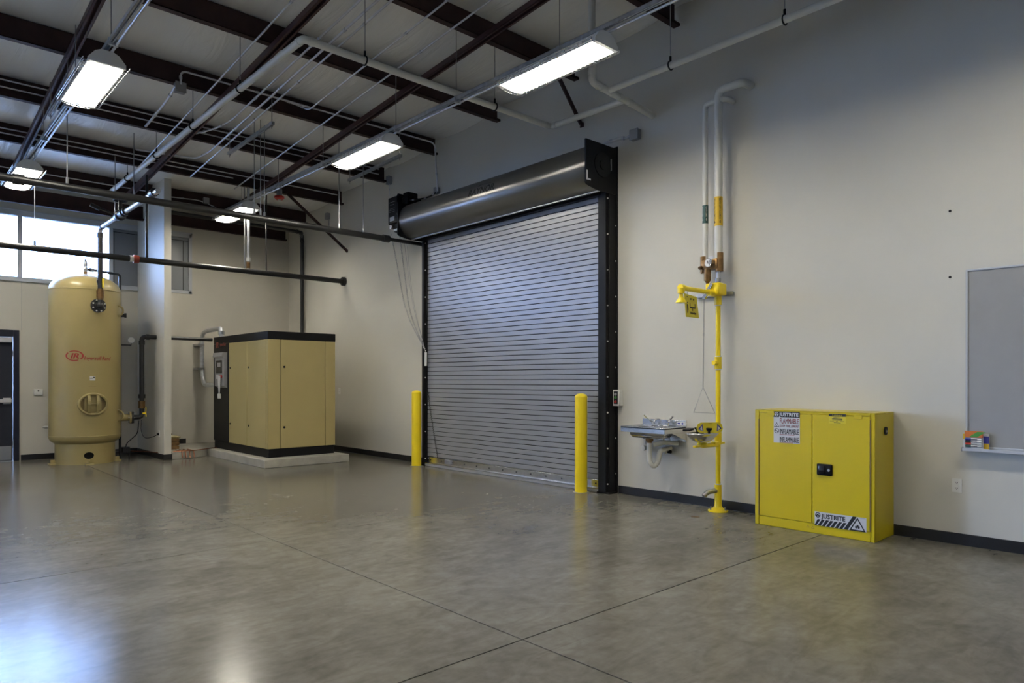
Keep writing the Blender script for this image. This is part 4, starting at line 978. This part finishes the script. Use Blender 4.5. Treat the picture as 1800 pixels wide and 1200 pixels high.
MB().tube([(6.50, 4.74, rz0 - .18), (6.50, 4.74, rz0 - .40), (6.54, 4.71, rz0 - .455), (6.58, 4.68, rz0 - .40), (6.59, 4.66, rz0 - .27), (XR - .005, 4.66, rz0 - .25)], .030, 12, .05).build('drain_trap', 'white_pipe', sk)
MB().tube([(6.52, 4.70, rz0 - .20), (6.60, 4.60, rz0 - .17), (XR - .03, 4.55, rz0 - .19)], .028, 10, .05).build('overflow_arm', 'white_pipe', sk)
for y, z in ((4.96, .60), (4.68, .575)):
    v2 = MB().cyl((XR - .002, y, z), (XR - .10, y, z), .022).cyl((XR - .13, y, z), (XR - .09, y, z), .032, n=14).build('stop_valve', 'white_pipe', sk)
    MB().tube([(XR - .075, y, z), (XR - .075, y, z + .10), (fx, y + (fy - y) * .5, rz0 - .13), (fx, y + (fy - y) * .4, rz0 - .01)], .012, 8, .05).build('supply_line', 'white_pipe', v2)
    MB().cyl((XR - .05, y - .06, z), (XR - .05, y - .02, z), .02, n=10).build('valve_knob', 'black', v2)

# ------------------------------------------------------------------ emergency shower and eyewash
QX, QY = 6.64, 3.95
es = thing('safety_shower', (QX, QY, 0), 'yellow emergency shower and eyewash pole between the sink and the yellow cabinet', 'shower')
MB().lathe([(.105, 0), (.105, .012), (.06, .03), (.038, .06), (.036, .16)], (QX, QY, 0), 24).build('floor_flange', 'yellow', es)
b = MB()
for k in range(3): a = 2 * PI * k / 3 + .5; b.cyl((QX + .085 * math.cos(a), QY + .085 * math.sin(a), .01), (QX + .085 * math.cos(a), QY + .085 * math.sin(a), .055), .009, n=6)
b.build('anchor_bolt', 'steel', es)
MB().cyl((QX, QY, .06), (QX, QY, 2.40), .026, n=18).build('pole', 'yellow', es)
for z in (.22, .78, 1.585, 2.27):
    b = MB().cyl((QX, QY, z - .065), (QX, QY, z + .065), .037, n=18)
    if z == 1.585: b.cyl((QX, QY, 1.585), (QX - .09, QY, 1.585), .024)
    b.build('tee_fitting', 'yellow', es)
for z in (.15, .29, 1.515, 1.655, 2.20): MB().cyl((QX, QY, z - .006), (QX, QY, z + .006), .034, n=18).build('thread_ring', 'plate', es)
MB().tube([(QX, QY, .22), (QX - .12, QY + .05, .215), (QX - .17, QY + .07, .17)], .027, 10, .04).build('waste_outlet', 'steel_dull', es)
arm = MB().tube([(QX, QY, 2.325), (5.945, QY, 2.325), (5.945, QY, 2.27)], .024, 12, .04).build('shower_arm', 'yellow', es)
MB().cyl((5.93, QY, 2.325), (5.99, QY, 2.325), .036).cyl((5.945, QY, 2.27), (5.945, QY, 2.32), .036).build('elbow_fitting', 'yellow', arm)
MB().cyl((6.45, QY, 2.325), (6.55, QY, 2.325), .034).build('arm_coupling', 'yellow', arm)
MB().lathe([(.020, .09), (.022, .06), (.030, .045), (.052, .012), (.056, .0), (.0, .0)], (5.945, QY, 2.175), 24).build('shower_head', 'yellow', arm)
vb = MB().box(QX - .11, QX + .05, QY - .075, QY + .09, 2.30, 2.43, .012).build('valve_block', 'yellow', es)
MB().obox((QX - .12, QY + .05, 2.345), (.012, 0, 0), (0, .05, -.075), (0, .014, .010)).cyl((QX - .14, QY + .09, 2.28), (QX - .10, QY + .09, 2.28), .02, n=10).build('valve_lever', 'steel', vb)
pr0 = (QX - .13, QY + .09, 2.275)
pr_ = MB().tube([pr0, (QX - .135, QY + .10, 1.325)], .004, 6).cyl((QX - .132, QY + .095, 1.87), (QX - .132, QY + .095, 1.90), .007, n=6).build('pull_rod', 'steel_dull', es)
MB().tube([(QX - .135, QY + .10, 1.325), (QX - .135 - .085, QY + .10 + .06, 1.06), (QX - .135 + .10, QY + .10 - .085, 1.045)], .0045, 6, closed=True).build('pull_handle', 'steel_dull', pr_)
sg = lambda u, v: Vector((6.005 + u, QY - .006, 2.045 + v))
sgn = MB().prism([(0.035, 0), (.27, 0), (.225, .215), (.0, .235)], lambda a, z, y: (5.995 + a, y, 2.04 + z), QY - .004, QY + .002).build('sign_plate', 'label_yellow', es)
so = lambda u, v: Vector((5.995 + u, QY - .006, 2.04 + v))
flat([disc(.055, .145, .008), [(.045, .13), (.068, .13), (.074, .08), (.066, .04), (.056, .04), (.050, .085)], rect(.10, .20, .09, .105), [(.10, .105), (.108, .105), (.106, .14), (.098, .14)], [(.19, .105), (.2, .105), (.196, .14), (.186, .14)], rect(.145, .155, .065, .09), disc(.115, .185, .010), disc(.165, .183, .010), disc(.05, .205, .007)], so, 'sign_pictogram', 'ink', sgn)
text('Bradley', .036, lambda u, v: so(.105 + u, .032 + v), 'sign_lettering', 'ink', sgn, sx=1.0, bold=.03)
MB().tube([(6.06, QY, 2.30), (6.06, QY, 2.26)], .003, 5).build('sign_hanger', 'steel_dull', sgn)
# wall strut behind the valve
ws = thing('wall_strut', (XR - .03, 4.0, 2.33), 'galvanized strut on the wall behind the shower valve', 'strut')
y0s, y1s = P_x(1225, 512, XR - .03).y, P_x(1289, 507, XR - .03).y
strut(MB(), (XR - .021, y0s, 2.335), (XR - .021, y1s, 2.335), .041, .041).build('channel', 'galv', ws)
MB().box(QX, XR - .03, QY - .03, QY + .03, 2.32, 2.36, .003).build('pole_clamp', 'galv', ws)
# mixing valve
mv = thing('mixing_valve', (QX, 4.02, 2.55), 'brass thermostatic mixing valve with a round gauge above the yellow shower', 'valve')
MB().box(QX - .055, QX + .055, 3.93, 4.13, 2.585, 2.70, .02, 2).cyl((QX - .01, 4.12, 2.56), (QX - .01, 4.12, 2.74), .036).cyl((QX - .0, 3.935, 2.56), (QX, 3.935, 2.76), .042).build('valve_body', 'brass', mv)
MB().cyl((QX - .03, 4.06, 2.60), (QX - .03, 4.06, 2.47), .038).cyl((QX - .03, 4.06, 2.47), (QX - .03, 4.06, 2.445), .03, .018).cyl((QX - .03, 4.06, 2.445), (QX - .03, 4.06, 2.41), .014).build('valve_bonnet', 'brass', mv)
MB().cyl((QX - .05, 4.12, 2.62), (QX - .08, 4.13, 2.61), .018).box(QX - .07, QX - .03, 3.96, 3.99, 2.64, 2.68).build('screwdriver_stop', 'brass', mv)
ga = MB().cyl((QX - .05, 4.015, 2.655), (QX - .085, 4.02, 2.655), .046, n=24).build('gauge_case', 'chrome', mv)
MB().cyl((QX - .085, 4.02, 2.655), (QX - .087, 4.02, 2.655), .040, n=24).build('gauge_dial', 'label_white', ga)
MB().obox((QX - .089, 4.022, 2.660), (.001, 0, 0), (0, .004, .016), (0, .004, -.002)).build('gauge_needle', 'ink', ga)
MB().cyl((QX, 3.95, 2.42), (QX, 3.95, 2.60), .019).build('supply_nipple', 'galv', mv)
MB().cyl((QX, 3.95, 2.445), (QX, 3.95, 2.49), .033, n=8).build('union', 'steel_dull', mv)
flat([rect(0, .06, 0, .03)], lambda u, v: Vector((QX - .058, 4.03 - u, 2.695 + v)), 'maker_tag', 'label_white', mv)
# two white risers with markers
def riser(y, r, ztop2, yend, label, band, btop, bbot, words, ink):
    t = thing('water_riser', (QX, y, 2.7), label, 'pipe')
    MB().tube([(QX, y, 2.70), (QX, y, ztop2), (QX, yend, ztop2), (XR - .008, yend, ztop2)], r, 16, r * 2).build('pipe', 'white_pipe', t)
    z1, z0 = P_y(1242 if y > 4 else 1264, btop, y).z, P_y(1242 if y > 4 else 1264, bbot, y).z
    mk = MB().cyl((QX, y, z0), (QX, y, z1), r + .002, n=24, caps=False).build('pipe_marker', band, t, fix=False)
    vd = math.atan2(-y, -QX)
    for k, off in enumerate((.55, -.75)):
        f = lambda u, v, off=off: Vector((QX + (r + .0035) * math.cos(vd + off - v / r), y + (r + .0035) * math.sin(vd + off - v / r), z0 + .07 + u))
        text(words, r * .62, f, 'marker_lettering', ink, mk, fit=z1 - z0 - .085, bold=.01)
        flat([[(-.045, r * .2), (-.03, -.004), (-.03, r * .44)], rect(-.03, -.012, r * .1, r * .3)], f, 'marker_arrow', ink, mk)
    return t
riser(4.105, .030, 4.39, 3.86, 'slim white water riser with a green marker above the mixing valve', 'label_green', 362, 394, 'DOMESTIC COLD WATER', 'label_white')
riser(3.945, .043, 4.50, 3.66, 'thick white water riser with an orange-yellow marker above the mixing valve', 'label_orange', 347, 398, 'DOMESTIC HOT WATER', 'ink')
# eyewash
ew = MB()
bc = Vector((6.345, QY + .01, .745))
N = 40; lev = [(.225, .105, 1.05), (.20, .08, 1.0), (.15, .04, 1.0), (.085, .012, 1.0), (.03, .0, 1.0)]
vs = []
for r, h, k in lev: vs += [(bc.x + r * .98 * math.cos(2 * PI * i / N), bc.y + r * .62 * math.sin(2 * PI * i / N), bc.z + h) for i in range(N)]
fs = [(j * N + i, j * N + (i + 1) % N, (j + 1) * N + (i + 1) % N, (j + 1) * N + i) for j in range(len(lev) - 1) for i in range(N)] + [tuple(range((len(lev) - 1) * N, len(lev) * N))]
eb = ew.add(vs, fs).build('eyewash_bowl', 'steel', es, fix=False); sm = eb.modifiers.new('sheet', 'SOLIDIFY'); sm.thickness = .004
MB().tube([(bc.x + .222 * math.cos(2 * PI * i / N), bc.y + .140 * math.sin(2 * PI * i / N), bc.z + .105) for i in range(N)], .005, 6, closed=True).build('bowl_rim', 'steel', eb)
MB().tube([(bc.x, bc.y, bc.z - .005), (bc.x, bc.y, bc.z - .03), (QX, QY, bc.z - .03)], .024, 10, .03).cyl((bc.x, bc.y, bc.z - .02), (bc.x, bc.y, bc.z + .004), .05).box(bc.x - .15, bc.x + .1, bc.y - .02, bc.y + .02, bc.z - .04, bc.z - .018, .006).build('bowl_arm', 'yellow', es)
MB().box(QX - .10, QX + .03, QY - .03, QY + .03, .72, .75, .004).box(QX, QX + .12, QY - .012, QY + .012, .715, .735, .003).build('bowl_bracket', 'yellow', es)
sp = MB().tube([(QX, QY, .80), (bc.x + .10, bc.y, .835), (bc.x + .03, bc.y, .835)], .014, 8, .03).build('spray_yoke', 'chrome', es)
for s in (-1, 1): MB().tube([(bc.x + .06, bc.y, .835), (bc.x + .02, bc.y + s * .07, .835), (bc.x + .02, bc.y + s * .07, .875)], .012, 8, .02).lathe([(.012, .86 - .86), (.03, .015), (.032, .03), (.0, .034)], (bc.x + .02, bc.y + s * .07, .872), 16).build('spray_head', 'black', sp)
MB().obox((bc.x - .10, bc.y + .10, .885), (.075, .02, .004), (-.008, .035, 0), (0, 0, .010)).build('push_handle', 'black', es)
sf = Vector((-.80, -.60, .0)).normalized()
ss = Vector((-sf.y, sf.x, 0)) * -1
pc = P_y(1247.5, 751.5, QY - .05)
ss = Vector((.80, -.60, 0)).normalized(); sfn = Vector((-.60, -.80, 0)).normalized()
fp = lambda u, v, o=0: pc + ss * u * .53 + Vector((0, 0, v * .72)) + sfn * o
out = [(-.27, .0), (-.24, .055), (-.18, .075), (.18, .075), (.24, .05), (.27, -.01), (.24, -.06), (.18, -.075), (-.18, -.075), (-.24, -.055)]
ep = MB().prism(out, lambda a, z, o: fp(a, z, o), -.004, .002).build('eyewash_sign', 'label_yellow', es)
f5 = lambda u, v: fp(u, v, .004)
for tri in [[(-.24, -.02), (-.15, .055), (-.13, -.055)], [(.15, .06), (.24, -.01), (.14, -.055)]]: flat([tri], f5, 'sign_panel', 'blue_ink', ep)
f6 = lambda u, v: fp(u, v, .006)
for tri in [[(-.20, -.02), (-.165, .03), (-.15, -.045)], [(.165, .03), (.205, -.01), (.16, -.045)]]: flat([tri], f6, 'sign_figure', 'label_white', ep)
flat([rect(-.06, -.02, -.01, .0), disc(.03, -.012, .010), rect(-.03, .05, .055, .062)], f5, 'sign_mark', 'tan_dark', ep)

# ------------------------------------------------------------------ flammable-liquid cabinet
fx0, fx1, fy0, fy1, fh1 = 6.335, 6.785, 2.262, 3.365, 1.115
cbn = thing('safety_cabinet', ((fx0 + fx1) / 2, (fy0 + fy1) / 2, 0), 'yellow flammable storage cabinet with two doors against the wall', 'cabinet')
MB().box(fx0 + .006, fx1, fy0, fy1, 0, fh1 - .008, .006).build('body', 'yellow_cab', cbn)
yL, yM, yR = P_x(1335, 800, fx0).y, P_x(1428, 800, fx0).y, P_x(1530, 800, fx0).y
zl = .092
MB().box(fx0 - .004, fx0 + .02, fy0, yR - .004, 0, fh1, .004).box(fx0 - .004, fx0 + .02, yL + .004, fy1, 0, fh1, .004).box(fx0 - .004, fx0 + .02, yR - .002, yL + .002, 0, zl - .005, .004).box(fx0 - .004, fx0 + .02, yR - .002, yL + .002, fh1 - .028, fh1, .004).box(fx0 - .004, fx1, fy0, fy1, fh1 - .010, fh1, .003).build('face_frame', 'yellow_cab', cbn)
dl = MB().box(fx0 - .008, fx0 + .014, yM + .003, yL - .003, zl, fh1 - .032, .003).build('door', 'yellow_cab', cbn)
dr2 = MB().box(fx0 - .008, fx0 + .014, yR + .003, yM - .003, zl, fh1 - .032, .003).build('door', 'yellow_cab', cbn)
MB().cyl((fx0 - .010, yL + .002, zl + .0), (fx0 - .010, yL + .002, fh1 - .09), .004, n=8).build('piano_hinge', 'tan_dark', dl)
MB().cyl((fx0 - .010, yR - .002, zl + .0), (fx0 - .010, yR - .002, fh1 - .06), .004, n=8).build('piano_hinge', 'tan_dark', dr2)
for y in (yL - .12, yR + .10): MB().box(fx0 - .012, fx0 - .006, y - .035, y + .035, fh1 - .055, fh1 - .02, .002).build('door_clip', 'yellow_cab', cbn)
def frect(u0, v0, u1, v1):
    a, c = P_x(u0, v0, fx0 - .008), P_x(u1, v1, fx0 - .008); return a.y, c.z, a.y - c.y, a.z - c.z     # left y, bottom z, width, height
xf = fx0 - .0085
def fmap(y0, z0, o=0): return lambda u, v: Vector((xf - .0005 - o, y0 - u, z0 + v))
# warning label
y0, z0, wd, hg = frect(1360, 722.5, 1406, 779.5)
z0 = P_x(1360, 777, fx0).z; hg = P_x(1360, 722.5, fx0).z - z0
wl1 = flat([rect(0, wd, 0, hg)], fmap(y0, z0), 'warning_label', 'label_white', dl)
F = fmap(y0, z0, .001); G = fmap(y0, z0, .002)
flat([rect(0, wd, hg * .82, hg)], F, 'label_header', 'ink', wl1)
text('JUSTRITE', hg * .155, lambda u, v: G(wd * .23 + u, hg * .855 + v), 'label_lettering', 'label_white', wl1, fit=wd * .72, bold=.03)
flat(ring(wd * .12, hg * .91, hg * .045, hg * .065, 24) + [[(wd * .06, hg * .89), (wd * .12, hg * .94), (wd * .18, hg * .89), (wd * .15, hg * .88), (wd * .12, hg * .905), (wd * .09, hg * .88)]], G, 'label_emblem', 'label_white', wl1)
for wtxt, vv, hh, ink, adv in (('FLAMMABLE', .625, .215, 'red_ink', 5.9), ('KEEP FIRE AWAY', .50, .11, 'red_ink', 8.55), ('INFLAMABLE', .29, .215, 'ink', 6.1), ('INFLAMMABLE', .035, .215, 'ink', 6.95)):
    text(wtxt, hg * hh * 1.08, lambda u, v, vv=vv: F(wd * .235 + u, hg * vv + v), 'label_lettering', ink, wl1, fit=wd * .725, bold=-.035)
flat([rect(wd * .235, wd * .8, hg * .255, hg * .272), rect(wd * .235, wd * .75, hg * .01, hg * .024)], F, 'label_fine_print', 'red_ink', wl1)
flat(tri_ring(wd * .12, hg * .50, wd * .20, hg * .155, .28) + flame(wd * .12, hg * .522, wd * .035) + ring(wd * .12, hg * .38, hg * .062, hg * .078, 24) + [[(wd * .055, hg * .425), (wd * .07, hg * .435), (wd * .185, hg * .335), (wd * .17, hg * .325)], rect(wd * .07, wd * .10, hg * .37, hg * .40)], F, 'label_symbols', 'ink', wl1)
# notice on the right door
y0, z0, wd, hg = frect(1457, 727, 1487, 745)
nl = flat([rect(0, wd, 0, hg)], fmap(y0, z0), 'notice_label', 'label_yellow', dr2); F = fmap(y0, z0, .001); G = fmap(y0, z0, .002)
flat([rect(0, wd, hg * .74, hg)], F, 'label_header', 'ink', nl)
text('FLAMMABLE', hg * .2, lambda u, v: G(wd * .5 + u, hg * .79 + v), 'label_lettering', 'label_yellow', nl, sx=.95, align='CENTER')
flat([rect(wd * .28, wd * .7, hg * .60, hg * .64), rect(wd * .2, wd * .8, hg * .46, hg * .53), rect(wd * .2, wd * .8, hg * .35, hg * .41), rect(wd * .06, wd * .3, hg * .22, hg * .25), rect(wd * .68, wd * .9, hg * .22, hg * .25), disc(wd * .48, hg * .22, hg * .06), rect(wd * .3, wd * .7, hg * .06, hg * .10)], F, 'label_print', 'ink', nl)
# brand strip
a, c, e = P_x(1432, 898, xf), P_x(1523, 909.5, xf), P_x(1432.5, 922, xf)
y0, z0, wd, hg = a.y, e.z, a.y - c.y, a.z - e.z
bl = flat([rect(0, wd, 0, hg)], fmap(y0, z0), 'brand_label', 'label_white', dr2); F = fmap(y0, z0, .001)
polys = []
for k in range(7):
    u = wd * (.085 * k - .022)
    p = [(u, 0), (u + wd * .06, 0), (u + wd * .06 + hg * .30, hg * .46), (u + hg * .30, hg * .46)]
    polys.append([(max(0, q[0]), q[1]) for q in p])
u = wd * .575; polys.append([(u, 0), (u + wd * .075, 0), (u + wd * .075 + hg * .62, hg), (u + hg * .62, hg)])
flat(polys, F, 'hazard_stripes', 'ink', bl)
text('JUSTRITE', hg * .44, lambda u, v: F(wd * .145 + u, hg * .57 + v), 'label_lettering', 'ink', bl, fit=wd * .46, bold=.03)
flat(ring(wd * .065, hg * .76, hg * .13, hg * .19, 28) + [[(wd * .02, hg * .70), (wd * .065, hg * .85), (wd * .11, hg * .70), (wd * .085, hg * .66), (wd * .065, hg * .74), (wd * .045, hg * .66)]], F, 'label_emblem', 'ink', bl)
flat(tri_ring(wd * .835, .0, wd * .31, hg * .97, .26), F, 'hazard_triangle', 'ink', bl)
flat(flame(wd * .835, hg * .17, hg * .30), F, 'flame_symbol', 'ink', bl)
flat([rect(wd * .865, wd * .985, hg * .93, hg * .955)], F, 'label_fine_print', 'grey', bl)
# paddle latch
y0, z0, wd, hg = frect(1436.5, 814, 1463.5, 836.5)
ph = MB().box(xf - .014, xf + .001, y0 - wd, y0, z0, z0 + hg, .010, 3).build('paddle_latch', 'black', dr2)
MB().box(xf - .024, xf - .012, y0 - wd * .56, y0 - wd * .12, z0 + hg * .15, z0 + hg * .85, .006, 2).build('paddle', 'black_gloss', ph)
MB().cyl((xf - .020, y0 - wd * .80, z0 + hg * .5), (xf - .012, y0 - wd * .80, z0 + hg * .5), .012, n=14).build('key_lock', 'chrome', ph)
flat([[(q[0] + .02 * 0, q[1]) for q in p] for p in tri_ring(.03, .0, .03, .025, .3) + tri_ring(.075, -.004, .03, .025, .3)], lambda u, v: Vector((fx0 - .005, P_x(1415, 925, fx0).y - u, .045 + v)), 'embossed_mark', 'tan_dark', cbn)
vp = P_y(1556, 757, fy0)
vt = MB().cyl((vp.x, fy0, vp.z), (vp.x, fy0 - .010, vp.z), .036, n=20).build('vent_bung', 'black', cbn)
MB().cyl((vp.x, fy0 - .010, vp.z - .004), (vp.x, fy0 - .014, vp.z - .004), .012, n=12).build('vent_centre', 'steel_dull', vt)

# ------------------------------------------------------------------ whiteboard and small wall things
wy = P_x(1697.5, 600, XR - .02).y; wz1 = P_x(1697, 474, XR - .02).z; wz0 = .83
wbd = thing('whiteboard', (XR - .02, wy - .9, wz0), 'large white marker board with a tray on the long wall', 'whiteboard')
wy2 = wy - 2.44
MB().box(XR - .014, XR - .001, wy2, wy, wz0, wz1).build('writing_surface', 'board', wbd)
MB().box(XR - .024, XR - .001, wy2, wy, wz1 - .016, wz1, .003).box(XR - .024, XR - .001, wy - .016, wy, wz0, wz1, .003).box(XR - .024, XR - .001, wy2, wy2 + .016, wz0, wz1, .003).box(XR - .024, XR - .001, wy2, wy, wz0, wz0 + .016, .003).build('frame', 'frame_white', wbd)
MB().box(XR - .085, XR - .002, wy2, wy + .01, wz0 - .022, wz0 - .010, .003).box(XR - .088, XR - .080, wy2, wy + .01, wz0 - .022, wz0 + .004, .002).build('tray', 'frame_white', wbd)
MB().box(XR - .092, XR - .004, wy + .008, wy + .018, wz0 - .026, wz0 + .008, .003).build('tray_end_cap', 'grey', wbd)
ty = wz0 - .009
mk = thing('marker_pack', (XR - .05, wy - .08, ty), 'packet of dry-erase markers with an orange and green header on the whiteboard tray', 'markers')
ma, mb2 = P_x(1697, 770, XR - .06).y, P_x(1729, 770, XR - .06).y
mxx = XR - .066
MB().box(mxx, mxx + .004, mb2, ma, ty, ty + .15).build('blister_card', 'label_white', mk)
MB().box(mxx - .018, mxx, mb2, ma, ty + .102, ty + .155, .002).build('header_box', 'orange', mk)
flat([[(.03, .004), (.09, .004), (.15, .049), (.09, .049)]], lambda u, v: Vector((mxx - .0186, ma - u, ty + .102 + v)), 'header_print', 'green', mk)
for k, m in enumerate(('label_green', 'red', 'ink', 'blue_ink')):
    z = ty + .030 + .019 * k
    pen = MB().cyl((mxx - .010, ma - .012, z), (mxx - .010, mb2 + .012, z), .0085, n=10).build('marker_pen', 'white', mk)
    MB().cyl((mxx - .010, ma - .004, z), (mxx - .010, ma - .045, z), .0093, n=10).build('pen_cap', m, pen)
    MB().box(mxx - .0192, mxx - .018, (ma + mb2) / 2 - .025, (ma + mb2) / 2 + .02, z - .003, z + .003).build('pen_print', 'ink', pen)
ad = thing('eraser_packet', (XR - .035, wy - .12, ty), 'orange and blue packaged card standing behind the marker packet', 'packet')
MB().box(XR - .046, XR - .038, mb2 - .035, ma + .022, ty, ty + .135, .002).build('card', 'label_white', ad)
MB().box(XR - .05, XR - .046, mb2 - .034, mb2 + .005, ty + .005, ty + .055).build('orange_print', 'label_orange', ad)
MB().box(XR - .05, XR - .046, ma - .0, ma + .02, ty + .085, ty + .13).build('orange_print', 'label_orange', ad)
MB().box(XR - .05, XR - .046, mb2 - .034, mb2 + .005, ty + .055, ty + .115).build('blue_print', 'blue_ink', ad)
outlet(P_x(1682.5, 853, XR), (-1, 0, 0), 'white wall outlet below the whiteboard end')
for u, v, l in ((1670, 371, 'upper small black screw hole in the wall beside the whiteboard'), (1670, 487, 'lower small black screw hole in the wall level with the whiteboard')):
    p = P_x(u, v, XR); o = MB().cyl((XR - .004, p.y, p.z), (XR, p.y, p.z), .011, n=12).cyl((XR - .008, p.y, p.z), (XR - .004, p.y, p.z), .006, n=10).build('wall_anchor', 'black', org=p); tag(o, l, 'anchor')
p = P_z(1222, 908, 0); o = MB().lathe([(.045, 0), (.045, .002), (.03, .003), (.0, .003)], (p.x, p.y, 0), 20).build('floor_drain', 'brass', org=(p.x, p.y, 0)); tag(o, 'small round brass floor plug beside the shower base', 'drain')
